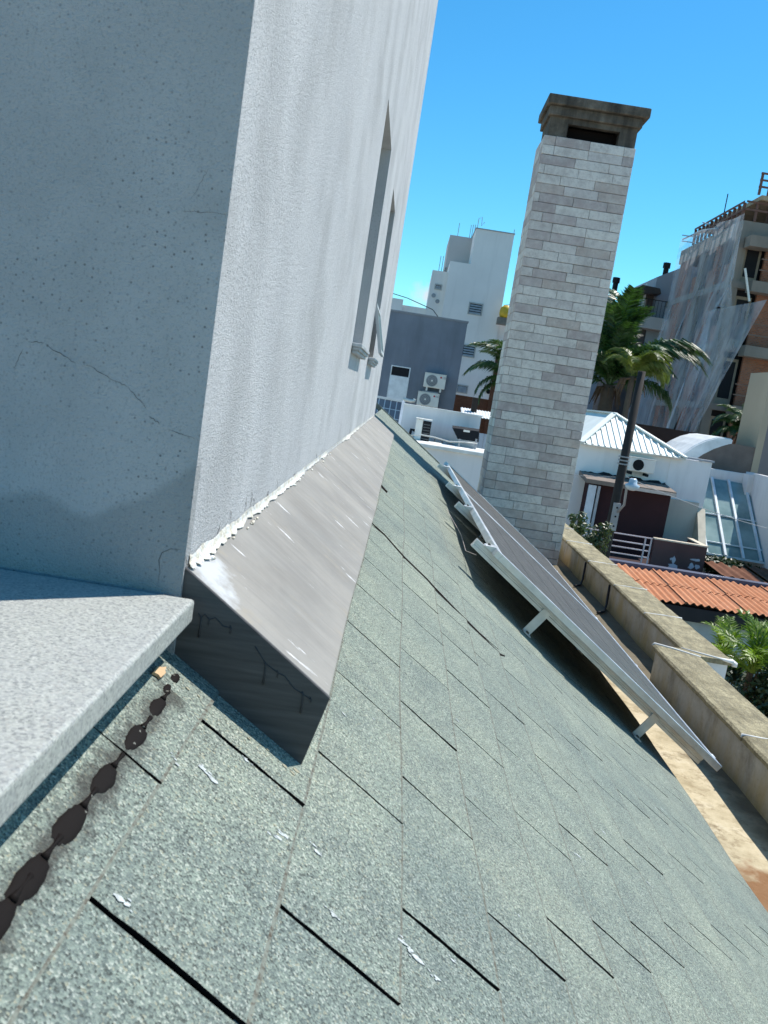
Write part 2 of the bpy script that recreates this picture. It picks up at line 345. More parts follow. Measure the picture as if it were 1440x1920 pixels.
parapet_shade = k.n('ShaderNodeMapRange'); parapet_shade.inputs['From Min'].default_value = 1.85; parapet_shade.inputs['From Max'].default_value = 2.0  # floor colour darkened where the parapet's shadow lies
k.l(k.math('ADD', x, k.math('MULTIPLY', k.math('SUBTRACT', k.noise(6, 5), .5), .3)), parapet_shade.inputs['Value'])
c = k.mix(k.math('MULTIPLY', parapet_shade.outputs[0], .85), c, (.10,.085,.06))
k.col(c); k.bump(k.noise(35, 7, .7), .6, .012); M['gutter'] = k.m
M['whitejoint'] = paint('joint_sealant', (.72,.72,.70), .6)
# --- metals, panel
k = NT('aluminium', .38, .5, .85); k.col(k.ramp(k.noise(3, 6, .6, k.pos((3, 3, 3))), [(.3, (.52,.53,.53)), (.7, (.74,.75,.76))])); k.rough(k.ramp(k.noise(14, 5), [(.3, .32), (.7, .52)])); M['alu'] = k.m
k = NT('dusty_cells', .35, .5)
cell = k.n('ShaderNodeTexBrick')
c = k.ramp(k.noise(3, 5), [(.3, (.014,.013,.012)), (.7, (.026,.024,.022))])
dust = k.ramp(k.noise(6, 7, .7, k.pos((4, .8, 1))), [(.35, .25), (.75, .75)])
c = k.mix(dust, c, (.095,.088,.078)); k.t.nodes.remove(cell)
k.col(c); k.rough(k.ramp(k.noise(5, 4), [(.3, .45), (.7, .6)])); M['cell'] = k.m
M['cellgrid'] = paint('cell_gap', (.30,.29,.29), .5)
M['cellblue'] = paint('solar_cell_slate', (.17,.18,.21), .4, .5)
M['gridwhite'] = paint('white_grid', (.75,.77,.8), .5)

# ================================================================== GROUND
g = MB()
R = 6000
g.add([(-R,-R,GROUND),(R,-R,GROUND),(R,R,GROUND),(-R,R,GROUND)], [(0,1,2,3)])
k = NT('pale_ground', .95, .1); k.col(k.ramp(k.noise(.35, 8, .65), [(.3, (.30,.27,.215)), (.55, (.42,.375,.31)), (.75, (.50,.45,.38))])); k.bump(k.noise(8, 5), .4, .05)
g.obj('ground', k.m, kind='structure')
s = MB(); s.box(3.6, 40, 13.5, 18.6, GROUND-.3, GROUND+.012); s.obj('street', paint('asphalt', (.05,.05,.052), .9, var=.3), kind='structure')
s = MB(); s.box(3.6, 40, 18.6, 20.2, GROUND-.3, GROUND+.14); s.obj('pavement', paint('pavement_concrete', (.30,.29,.27), .9), kind='structure')

# ================================================================== RENDERED HOUSE (tower wall beside the camera)
XW = -.223; Y0 = .972; Y1 = 7.22; ZT = 4.2
house = thing('rendered_house', 'grey white rendered house with two tall slit windows, left of the shingle roof', 'house', (-2, 4, GROUND))
W1 = (3.245, 3.90, .149, 1.017); W2 = (4.615, 5.21, .149, 1.017)
def wall_with_holes(x, holes, y0, y1, z0, z1, depth):
    m = MB()
    ys = sorted({y0, y1, *[h[0] for h in holes], *[h[1] for h in holes]}); zs = sorted({z0, z1, *[h[2] for h in holes], *[h[3] for h in holes]})
    for a, b in zip(ys, ys[1:]):
        for c, d in zip(zs, zs[1:]):
            if any(h[0] <= a and b <= h[1] and h[2] <= c and d <= h[3] for h in holes): continue
            m.add([(x,a,c),(x,b,c),(x,b,d),(x,a,d)], [(0,1,2,3)])
    for h in holes:
        a, b, c, d = h; X = x-depth
        m.add([(x,a,c),(X,a,c),(X,a,d),(x,a,d)], [(0,3,2,1)]); m.add([(x,b,c),(X,b,c),(X,b,d),(x,b,d)], [(0,1,2,3)])
        m.add([(x,a,d),(X,a,d),(X,b,d),(x,b,d)], [(0,1,2,3)]); m.add([(x,a,c),(X,a,c),(X,b,c),(x,b,c)], [(0,3,2,1)])
    return m
m = wall_with_holes(XW, [W1, W2], Y0, Y1, -1.2, ZT, .14)
m.add([(XW,Y0,-1.2),(XW,Y0,ZT),(-4.5,Y0,ZT),(-4.5,Y0,-1.2)], [(0,1,2,3)])
m.add([(XW,Y1,-1.2),(XW,Y1,ZT),(-4.5,Y1,ZT),(-4.5,Y1,-1.2)], [(3,2,1,0)])
m.add([(-4.5,Y0,-1.2),(-4.5,Y1,-1.2),(-4.5,Y1,ZT),(-4.5,Y0,ZT)], [(3,2,1,0)])
m.add([(-4.5,Y0,ZT),(XW,Y0,ZT),(XW,Y1,ZT),(-4.5,Y1,ZT)], [(0,1,2,3)])
bm = bmesh.new(); me = m.mesh('wall', M['wall'], house.location); bm.from_mesh(me)
bmesh.ops.remove_doubles(bm, verts=bm.verts, dist=1e-5); bmesh.ops.recalc_face_normals(bm, faces=bm.faces)
# soften the near arris a little
ed = [e for e in bm.edges if all(abs(v.co.x+house.location.x-XW) < 1e-4 and abs(v.co.y+house.location.y-Y0) < 1e-4 for v in e.verts)]
bmesh.ops.bevel(bm, geom=ed, offset=.004, segments=3, affect='EDGES', profile=.5)
bm.to_mesh(me); bm.free()
wo = bpy.data.objects.new('wall', me); COL.objects.link(wo); wo.parent = house
# lower storeys of the same house under the roof
lw = MB(); lw.box(-4.5, 2.15, -3.0, 12.2, GROUND, -1.86); lw.obj('lower_wall', M['parapet'], house)
# windows: frame, glass, projecting sill; the second has its lower sash tilted open
frame_m = paint('window_aluminium', (.52,.54,.55), .45, .4); glassm = NT('window_glass', .08, .6).col((.03,.045,.05)).m
sillm = paint('sill_stone', (.42,.44,.45), .7, var=.3, scale=20, bump=.2)
for i, wv in enumerate((W1, W2)):
    a, b, c, d = wv; X = XW-.14
    wf = MB()
    for yy in (a+.02, b-.02): wf.box(X, X+.04, yy-.02, yy+.02, c+.005, d-.005)
    for zz in (c+.025, .42, d-.025): wf.box(X+.001, X+.038, a+.04, b-.04, zz-.018, zz+.018)
    win = wf.obj('window', frame_m, house)
    p = MB(); p.box(X-.004, X+.004, a+.005, b-.005, c+.005, d-.005); p.obj('pane', glassm, win)
    sl = MB(); nose = .038
    sl.box(XW-.14, XW+nose, a-.012, b+.012, c-.016, c-.002)
    sl.box(XW+.002, XW+nose-.006, a-.006, b+.006, c-.028, c-.016); sl.box(XW+.002, XW+nose-.014, a, b, c-.040, c-.028)
    sl.obj('sill', sillm, win, .002, 1)
    if i == 1:
        sh = MB(); zt, zb, out = .43, .175, .062
        fr = .02
        for (y0_, y1_, t0, t1) in ((a+.03, a+.03+fr, 0, 1), (b-.03-fr, b-.03, 0, 1), (a+.05, b-.05, 0, .08), (a+.05, b-.05, .92, 1)):
            q = lambda t: (XW-.012+out*t, zt+(zb-zt)*t)
            (xa, za), (xb, zb_) = q(t0), q(t1)
            sh.hexa([(xa,y0_,za),(xa,y1_,za),(xb,y1_,zb_),(xb,y0_,zb_)], [(xa+.016,y0_,za+.004),(xa+.016,y1_,za+.004),(xb+.016,y1_,zb_+.004),(xb+.016,y0_,zb_+.004)])
        so = sh.obj('sash', frame_m, win)
        gp = MB(); gp.hexa([(XW-.006,a+.05,zt),(XW-.006,b-.05,zt),(XW-.006+out,b-.05,zb),(XW-.006+out,a+.05,zb)], [(XW-.001,a+.05,zt+.002),(XW-.001,b-.05,zt+.002),(XW-.001+out,b-.05,zb+.002),(XW-.001+out,a+.05,zb+.002)])
        gp.obj('sash_pane', NT('green_glass', .1, .5).col((.30,.42,.40)).m, win)
# flashing box along the foot of the wall, end cap sealed in dark paint, caulk along the top
fl = MB()
prof = [(-.052, .089), (.187, .092), (.222, .004), (.013, .002), (-.05, .002)]
def fpt(s, off, y, jit=0): return rf(s, off=off+jit, y=y, wav=False)
cuts = [.984, 2.55, 4.75, 7.2]
for a, b in zip(cuts, cuts[1:]):
    fl = MB(); n = 10; ys = [a+.0015+(b-a-.003)*j/n for j in range(n+1)]
    vs = []
    for yy in ys:
        jj = .0022*sin(yy*3.1)+.0015*sin(yy*7.7)
        vs += [fpt(-.052, .089, yy), fpt(.068, .0915, yy, jj*.5), fpt(.187, .092, yy, jj), fpt(.2215, .006, yy)]
    fs = [(j*4+q, j*4+q+1, (j+1)*4+q+1, (j+1)*4+q) for j in range(n) for q in range(3)]
    fs += [(3, 2, 1, 0), tuple(n*4+q for q in range(4))]
    fl.add(vs, fs); fo = fl.obj('flashing', M['flash'], house, .0018, 2)
cap = MB()
pr = [(-.052, .0915), (.070, .0935), (.1885, .0945), (.196, .075), (.2235, .004), (.215, .001), (.12, -.002), (.013, .001), (-.05, -.02)]
cap.prism([fpt(a, b, .978) for a, b in pr], (0, .005, 0)); cap.obj('end_cap', M['sealer'], house, .001, 1)
# dried paint runs on the end cap
runm = NT('run_paint', .45, .4).col((.035,.037,.042)).m
for px, y0_, y1_, w in ((377,1160,1195,.0030),(392,1163,1172,.0020),(433,1178,1188,.0024),(498,1246,1283,.0028),(521,1262,1270,.0020),(568,1302,1337,.0032),(583,1312,1318,.0018)):
    d = MB(); d.tube([at(px-2, y0_-6, .9775), at(px, y0_, .9772), at(px-.10*(y1_-y0_)*.5, (y0_+y1_)/2, .977), at(px-.13*(y1_-y0_), y1_, .9768)], [w*.15, w*.30, w*.32, w*.42], 6); d.obj('paint_run', runm, house, smooth=True)
for run in (((372,1150),(377,1158),(384,1152),(392,1162),(404,1158),(418,1174),(433,1178)), ((478,1212),(488,1228),(498,1245),(508,1252),(521,1262),(534,1268),(550,1290),(568,1302),(583,1312))):
    d = MB(); d.tube([at(a_, b_, .9776) for a_, b_ in run], [.0006]*len(run), 5); d.obj('paint_run', runm, house, smooth=True)
# lumpy caulk bead
cb = MB(); rng = random.Random(3)
def bead(y0, y1, step, s0, off0, r0, r1, name, mat, gaps=0.0):
    b = MB(); yy = y0; pts = []; rs = []; 
    while yy < y1:
        pts.append(fpt(s0+rng.uniform(-.004, .005), off0+rng.uniform(-.002, .003), yy)); rs.append(rng.uniform(r0, r1)); yy += step*rng.uniform(.6, 1.4)*(1+.25*(yy-1))
    b.tube(pts, rs, 7); return b.obj(name, mat, house, smooth=True)
mo = MB(); n = 260; vs = []; rm = random.Random(77); wv_ = [0, 0]
for j in range(n+1):
    yy = .99+6.15*(j/n)**1.6; big = 1 if yy > 1.7 else 1.5-.5*(yy-.99)/.7
    for q_ in (0, 1): wv_[q_] = .86*wv_[q_]+rm.uniform(-.32, .32)
    up = max(-.006, (-.003+.0040*wv_[0])*big); outw = max(.002, (.0055+.0085*wv_[1])*big)
    b0 = fpt(-.052, .091, yy); xw_ = XW+.0009
    zc = b0.z
    w0 = Vector((xw_, yy, zc+.012+up)); e0 = fpt(-.046+outw, .0926, yy); mid = w0.lerp(e0, .5)+Vector((.35, 0, .6))*.0012*rm.uniform(.2, 1.4)-Vector((.5,0,.9))*.003
    vs += [w0, w0.lerp(mid, .5)+Vector((.0012*rm.uniform(-.5, 1), 0, 0)), mid, mid.lerp(e0, .55)+RN*.0012*rm.uniform(-.2, 1.3), e0]
mo.add(vs, [(j*5+i, j*5+i+1, (j+1)*5+i+1, (j+1)*5+i) for j in range(n) for i in range(4)])
mo.obj('mortar_fillet', M['caulk'], house, smooth=True)
for _ in range(26):
    yy = 1.08+1.9*rng.random()**1.5; lump = MB(); r = rng.uniform(.0014, .0036)
    c0 = fpt(-.042+rng.uniform(-.002, .012), .0905, yy)
    e1 = RD*rng.uniform(-1, 1)*r; lump.tube([c0-Vector((0, r*rng.uniform(1.5, 3.2), 0))-e1, c0-Vector((0, r*.6, 0)), c0+Vector((0, r*.5, 0))+RN*r*.2, c0+Vector((0, r*rng.uniform(1.2, 3), 0))+e1], [r*.4, r*rng.uniform(.7, 1), r*rng.uniform(.8, 1.15), r*.35], 6)
    if _ < 60: lump.obj('caulk_lump', M['caulk'], house, smooth=True)
# fissures in the render
def crackline(pts, w, nrm, name='crack'):
    b = MB(); nrm = Vector(nrm); n = len(pts)
    P_ = [Vector(p) for p in pts]
    L_, R_ = [], []
    for i, p in enumerate(P_):
        d = (P_[min(i+1, n-1)]-P_[max(i-1, 0)]).normalized(); sd = d.cross(nrm).normalized()
        ww = w*(.25+.75*sin(pi*(i+.3)/(n-.4)))*rng.uniform(.6, 1.3)/2
        L_.append(p+sd*ww+nrm*.0006); R_.append(p-sd*ww+nrm*.0006)
    vs = L_+R_; fs = [(i, i+1, n+i+1, n+i) for i in range(n-1)]
    b.add(vs, fs); return b.obj(name, M['crack'], house)
def wiggle(a, b, n, amp, X=None, Y=None):
    res = []
    for i in range(n+1):
        t = i/n; px = a[0]+(b[0]-a[0])*t+rng.uniform(-amp, amp); py = a[1]+(b[1]-a[1])*t+rng.uniform(-amp, amp)
        res.append(atx(px, py, X) if X is not None else at(px, py, Y))
    return res
for a, b in (((407,1008),(413,978)),((431,975),(433,958)),((459,960),(463,928)),((476,952),(475,934)),((470,950),(472,922)),((500,935),(503,922)),((519,930),(520,900)),((550,900),(552,885)),((592,862),(594,848)),((603,850),(605,838)),((655,812),(656,804))):
    crackline(wiggle(a, b, 5, 1.2, X=XW), .0028, (1,0,0))
for seg in (((54,640),(85,643)),((85,645),(140,680)),((163,684),(215,714)),((215,714),(240,725)),((240,727),(275,765)),((280,780),(300,795)),((316,806),(366,822)),((45,654),(28,690)),((360,372),(390,318)),((345,395),(430,402))):
    crackline(wiggle(*seg, 8, 1.6, Y=Y0), .0007 if seg[0][1] > 600 else .0004, (0,-1,0))
crackline([at(a, b, Y0) for a, b in ((296,1096),(300,1070),(298,1050),(304,1036),(320,1029),(338,1030))], .0008, (0,-1,0))
crackline([atx(a, b, XW) for a, b in ((351,1064),(349,1052),(348,1042))], .0022, (1,0,0))

# ================================================================== GRANITE LEDGE
ZL = -.274
led = thing('granite_ledge', 'speckled pale granite ledge slab sticking out at the lower left corner', 'ledge', (-.8, .3, ZL-.03))
sl = MB(); sl.box(-1.6, -.203, -.6, .962, ZL-.028, ZL); sl.obj('slab', M['granite'], led, .004, 3)
sl = MB(); sl.box(-1.55, -.285, -.55, .97, -1.9, ZL-.0285); sl.obj('ledge_wall', M['parapet'], led)

# ================================================================== SHINGLE ROOF
roof = thing('shingle_roof', 'green granule shingle roof sloping down to the right across the foreground', 'roof', tuple(rf(1.0, 5, 0, False)))
SMAX = 2.2; YR0 = -.45; YR1 = 12.35
dk = MB(); ns, ny = 24, 60
vs = [rf(-.045+(SMAX+.045)*i/ns, YR0+(YR1-YR0)*j/ny, -.0035) for i in range(ns+1) for j in range(ny+1)]
fs = [(i*(ny+1)+j, (i+1)*(ny+1)+j, (i+1)*(ny+1)+j+1, i*(ny+1)+j+1) for i in range(ns) for j in range(ny)]
dk.add(vs, fs); dk.obj('underlay', M['bitumen'], roof)
fa = MB(); fa.hexa([rf(SMAX-.005, YR0, -.16, False), rf(SMAX-.005, YR1, -.16, False), rf(-.03, YR1, -.16, False), rf(-.03, YR0, -.16, False)][::-1],
                   [rf(SMAX-.005, YR0, -.075, False), rf(SMAX-.005, YR1, -.075, False), rf(-.03, YR1, -.075, False), rf(-.03, YR0, -.075, False)][::-1]); fa.obj('deck', M['oldcon'], roof)
EXP = .152; PIT = .333; SLOT = .0058
def surf(s_): return .0010+.0036*(((s_-.088)/EXP) % 1.0)
tabs = []
rt = random.Random(11)
for kx in range(-1, 14):
    s0 = .088+EXP*kx; s1 = min(s0+EXP, SMAX)
    yk = .565+.158*kx
    n0 = int((YR0-yk)/PIT)-1
    for n in range(n0, n0+42):
        a = yk+PIT*n; b = a+PIT
        if b < YR0+.05 or a > YR1-.02: continue
        a = max(a, YR0); b = min(b, YR1)
        q = proj(rf((s0+s1)/2, (a+b)/2)); vis = -120 < q[0] < 1560 and -100 < q[1] < 2050 and q[2] > .2
        # under the flashing box or the ledge: hidden
        hid = (s1 < .19 and a > 1.0 and b < 7.1) or (s1 < -.05 and a < .9)
        size = 1/(q[2]**2) if vis and not hid else 0
        tabs.append((size, s0, s1, a, b))
tabs.sort(key=lambda t: -t[0])
def tab_mesh(mb, s0, s1, a, b, fine):
    top = .0008; bot = .0044+rt.uniform(-.0008, .0010)
    ja, jb = rt.uniform(-.0012, .0012), rt.uniform(-.0012, .0012)
    g2 = SLOT/2*rt.uniform(.75, 1.25) if rt.random() < .85 else SLOT/2*rt.uniform(.45, .65)
    n = 7 if fine else 1; jit = .0013 if fine else 0
    ovl = .012 if s0 > 0 else 0
    def P_(s, y): 
        t = (s-s0)/(s1-s0); return rf(s, y, top+(bot-top)*t)
    n += 1 if fine else 0; fr_ = [i/(n-1)*(1-.0034/EXP) for i in range(n)]+[1.0] if fine else [i/n for i in range(n+1)]
    left = [(s0-ovl, a+.0002)]+[(s0+(s1-s0)*fr_[i], a+g2+ja+rt.uniform(-jit, jit)) for i in range(n+1)]
    right = [(s0-ovl, b-.0002)]+[(s0+(s1-s0)*fr_[i], b-g2+jb+rt.uniform(-jit, jit)) for i in range(n+1)]
    m_ = 6 if fine else 2
    cs = []
    for (sa, ya), (sb, yb) in zip(left, right):
        for j in range(m_+1): 
            e = rt.uniform(-.0012, .0012) if fine and 0 < j and sa > s1-.001 else 0
            cs.append(P_(sa+(sb-sa)*j/m_+e, ya+(yb-ya)*j/m_))
    k1 = m_+1; rows = len(left)
    fsx = [(i*k1+j, (i+1)*k1+j, (i+1)*k1+j+1, i*k1+j+1) for i in range(rows-1) for j in range(m_)]
    ntop = len(fsx)
    # skirts down to the underlay
    base = len(cs); rim = [i*k1 for i in range(rows)]+[(rows-1)*k1+j for j in range(1, k1)]+[i*k1+m_ for i in range(rows-2, -1, -1)]
    low = [cs[i]-RN*.0042 for i in rim]
    for q in range(len(rim)-1): fsx.append((rim[q], base+q, base+q+1, rim[q+1]))
    f0 = len(mb.f); mb.add(cs+low, fsx)
    for fi in range(ntop, len(fsx)): mb.mi[f0+fi] = 1
    if fine:
        for fi in range(ntop-m_, ntop): mb.mi[f0+fi] = 2
rest = MB(); tri = 0
for i, (sz, s0, s1, a, b) in enumerate(tabs):
    if i < 300 and sz > 0:
        t = MB(); tab_mesh(t, s0, s1, a, b, i < 150); t.obj('shingle', [M['granule'], M['bitumen'], M['edge']], roof)
    else: tab_mesh(rest, s0, s1, a, b, False)
rest.obj('far_shingles', [M['granule'], M['bitumen'], M['edge']], roof, kind='stuff')
# verge trim at the far gable
vt = MB()
for j in range(12):
    s0 = -.2+(SMAX+.2)*j/12; s1 = -.2+(SMAX+.2)*(j+1)/12
    vt.hexa([rf(s0, YR1-.02, -.05), rf(s1, YR1-.02, -.05), rf(s1, YR1+.06, -.05), rf(s0, YR1+.06, -.05)], [rf(s0, YR1-.02, .018), rf(s1, YR1-.02, .018), rf(s1, YR1+.06, .018), rf(s0, YR1+.06, .018)])
vt.obj('verge_strip', M['granule'], roof)
# the seal strip: a chain of dark tar dots along the upper course
for px, py, ang, ln, w in ((296,1324,0,.022,.0115),(256,1381,0,.026,.014),(198,1458,0,.026,.0135),(133,1543,0,.031,.0145),(54,1648,0,.031,.0145),(-12,1735,0,.03,.014),(313,1291,0,.012,.006),(328,1272,0,.012,.008)):
    s0, y0 = roofhit(px, py, .004); d = MB(); pts = []
    n = 34; rr = random.Random(px); w *= .66; ln *= .98
    jit_ = [1+.07*rr.uniform(-1, 1)+.05*sin(3*2*pi*j/n+px) for j in range(n)]
    ring = [(s0+w*sin(2*pi*j/n)*jit_[j], y0+ln*cos(2*pi*j/n)*jit_[j]) for j in range(n)]
    vsx = [rf(a, b, surf(a)+.0002) for a, b in ring]
    for f_, h_ in ((.9, .0009), (.62, .0015), (.3, .0017)): vsx += [rf(s0+(a-s0)*f_, y0+(b-y0)*f_, surf(a)+h_+rr.uniform(-.0002, .0002)) for a, b in ring]
    vsx += [rf(s0, y0, surf(s0)+.0018)]
    fsx = [(r_*n+j, r_*n+(j+1) % n, (r_+1)*n+(j+1) % n, (r_+1)*n+j) for r_ in range(3) for j in range(n)]+[(3*n+j, 3*n+(j+1) % n, 4*n) for j in range(n)]
    d.add(vsx, fsx)
    if px < 300: d.tube([rf(s0-.0005, y0+ln*(.85+.2*t_), surf(s0)+.0004) for t_ in range(6)], [.0040, .0028, .0020, .0017, .0020, .0028], 6)
    d.obj('tar_dot', M['tar'], roof, smooth=True)
# long torn seam running down four courses, and a chip above it
def ridge(pts, w, h, name, mat):
    b = MB(); n = len(pts); vs = []
    for i, (s_, y_) in enumerate(pts):
        ww = w*(.5 if i in (0, n-1) else 1)*rng.uniform(.8, 1.2)
        vs += [rf(s_, y_-ww, surf(s_)), rf(s_, y_, surf(s_)+h), rf(s_, y_+ww, surf(s_))]
    b.add(vs, [(i*3+q, (i+1)*3+q, (i+1)*3+q+1, i*3+q+1) for i in range(n-1) for q in (0, 1)]); return b.obj(name, mat, roof)
seam = [roofhit(a, b, .004) for a, b in ((697,980),(722,1002),(756,1042),(762,1046),(800,1085),(813,1100),(850,1138),(900,1188),(938,1226),(946,1230))]
ridge(seam, .013, .003, 'torn_seam', M['bitumen'])  # black strip stands for the shadow gap under the lifted edge
ridge([roofhit(a, b, .004) for a, b in ((714,911),(719,915),(726,923))], .022, .008, 'loose_chip', M['bitumen'])
# splinter of timber at the ledge corner, flakes of dried glue along the flashing foot
sp = MB(); s0, y0 = roofhit(297, 1262, .004)
sp.prism([rf(s0-.005, y0-.014, .004), rf(s0+.001, y0-.011, .004), rf(s0+.005, y0-.013, .004), rf(s0+.006, y0+.004, .004), rf(s0+.003, y0+.009, .004), rf(s0+.002, y0+.017, .004), rf(s0-.002, y0+.008, .004), rf(s0-.006, y0+.003, .004)], RN*.0035)
sp.obj('timber_splinter', paint('raw_timber', (.55,.38,.22), .8, scale=40), roof)
for px, py in ((352,1290),(372,1305),(466,1383),(500,1405),(530,1436),(552,1446),(545,1450)):
    s0, y0 = roofhit(px, py, .004); r = rng.uniform(.0015, .0032); d = MB(); n = 7
    d.prism([rf(s0+1.6*r*cos(2*pi*j/n)*rng.uniform(.7, 1.2), y0-.006+r*sin(2*pi*j/n)*rng.uniform(.7, 1.2), surf(s0)+.0004) for j in range(n)], RN*.001)
    d.obj('glue_flake', paint('dried_glue', (.30,.28,.20), .7, scale=50), roof)
# bird droppings and lime splashes
drop = paint('lime_splash', (.48,.51,.50), .9, var=.4, scale=140)
for px, py, r in ((598,1604,.010),(755,1772,.008),(772,1795,.013),(810,1838,.008),(842,1803,.006),(520,1565,.008),(388,1448,.011),(322,1420,.005),(461,1428,.006),(238,1692,.008),(620,1715,.007),(512,1572,.008),(1133,1561,.010),(1218,1658,.008),(1090,1603,.010),(733,1143,.010),(700,1350,.004),(756,1270,.004),(1228,1512,.008),(1250,1520,.012),(860,1345,.006),(640,1340,.006),(970,1720,.004)):
    s0, y0 = roofhit(px, py, .003); d = MB(); rr = random.Random(px*7+py)
    for c_ in range(rr.randint(4, 8)):
        n = 8; cs, cy = s0+rr.gauss(0, r*.75), y0+rr.gauss(0, r*.30); e = r*(.5 if c_ == 0 else rr.uniform(.10, .28))
        d.prism([rf(cs+1.5*e*cos(2*pi*j/n)*rr.uniform(.5, 1.2), cy+.7*e*sin(2*pi*j/n)*rr.uniform(.5, 1.2), surf(cs)+.0007) for j in range(n)], RN*.0004)
    d.obj('bird_dropping', drop, roof, kind='stuff')

# ================================================================== GUTTER AND PARAPET
ZG = -1.75
gt = MB(); n = 40
vs = []
for j in range(n+1):
    yy = -1+15*j/n
    for i in range(9):
        xx = 1.3+.93*i/8; vs.append((xx, yy, ZG+.006*sin(3*yy+7*xx)+.004*sin(9*yy)))
gt.add(vs, [(j*9+i, j*9+i+1, (j+1)*9+i+1, (j+1)*9+i) for j in range(n) for i in range(8)])
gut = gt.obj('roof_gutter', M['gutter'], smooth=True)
tag(gut, 'stained concrete gutter floor between the shingle roof edge and the parapet', 'gutter')
ZP = -1.47; CT = .035
def parapet(name, label, x0, x1, y0, y1, joints, white_end=False):
    t = thing(name, label, 'parapet', ((x0+x1)/2, (y0+y1)/2, -3), 'parapet walls along the roof edge')
    b = MB(); b.box(x0+.03, x1-.03, y0+.01, y1, -2.6, ZP-CT); b.obj('wall', M['parapet'], t)
    ys = [y0-.02]+joints+[y1]
    for a, c in zip(ys, ys[1:]):
        q = MB(); nn = max(2, int((c-a)/.12)); rr = random.Random(int(a*100)); L_ = []
        for j in range(nn+1):
            yy = a+.006+(c-a-.012)*j/nn; e = rr.uniform(-.004, .004); f = rr.uniform(-.004, .004); zz = ZP+rr.uniform(-.0025, .0025)
            L_ += [Vector((x0+e, yy, ZP-CT)), Vector((x0+e*.7-.002, yy, zz-.012)), Vector((x0+e+.010, yy, zz)), Vector((x1-.010+f, yy, zz)), Vector((x1+f, yy, zz-.012)), Vector((x1+f, yy, ZP-CT))]
        fsx = [(j*6+i, (j+1)*6+i, (j+1)*6+i+1, j*6+i+1) for j in range(nn) for i in range(5)]+[(j*6+5, (j+1)*6+5, (j+1)*6, j*6) for j in range(nn)]
        fsx += [tuple(range(6)), tuple(nn*6+i for i in range(5, -1, -1))]
        q.add(L_, fsx); q.obj('coping_slab', M['coping'], t)
    for jy in joints:
        q = MB(); rr = random.Random(int(jy*50)); pts = [(x0-.004, jy+rr.uniform(-.004, .004), ZP-.012)]+[(x0+(x1-x0)*i/6, jy+rr.uniform(-.006, .006), ZP) for i in range(7)]
        q.tube(pts, [.006]+[rr.uniform(.003, .0075) for _ in range(7)], 6); q.obj('joint_seal', M['whitejoint'], t, smooth=True)
    return t
pn = parapet('parapet_wall', 'nearer parapet wall with mossy concrete coping, in front of the longer one', 2.0, 2.29, -.5, 5.86, [.9, 2.6, 4.25])
pf = parapet('parapet_wall', 'longer far parapet wall with white jointed coping, running back to the chimney', 2.22, 2.53, 5.74, 13.6, [6.85, 7.87, 9.0, 10.25, 11.4])
# the sealed white ends of both copings
q = MB(); q.tube([(1.998,5.86,ZP-.01),(2.01,5.862,ZP+.003),(2.12,5.80,ZP+.004),(2.22,5.73,ZP+.003),(2.285,5.70,ZP)], [.008,.009,.008,.007,.006], 6); q.obj('end_seal', M['whitejoint'], pn, smooth=True)
q = MB(); q.tube([(2.2,5.86,ZP+.003),(2.3,5.80,ZP+.003),(2.42,5.74,ZP+.002),(2.52,5.715,ZP-.004)], [.005,.006,.007,.016], 6); q.box(2.515, 2.545, 5.705, 5.80, ZP-.035, ZP-.004); q.obj('end_seal', M['whitejoint'], pf, smooth=True)
q = MB(); q.box(2.255, 2.497, 5.7455, 5.7495, -2.6, ZP-CT-.001); q.obj('end_face', paint('whitewash', (.70,.73,.76), .8), pf)
# black hose loops on the inner face of the far parapet
for hy, hh in ((9.2, .0), (8.1, .02)):
    q = MB(); q.tube([(2.243, hy, ZP-.05), (2.238, hy-.02, ZP-.16), (2.22, hy-.1, ZG+.05), (2.16, hy-.28, ZG+.02), (2.08, hy-.36, ZG+.018)], .012, 7)
    o = q.obj('cable_loop', NT('black_rubber', .5).col((.02,.02,.022)).m, smooth=True)
    tag(o, 'black cable hanging down the far parapet into the gutter, '+('closer to the chimney' if hy > 9 else 'farther from the chimney'), 'cable', 'cables on the parapet')

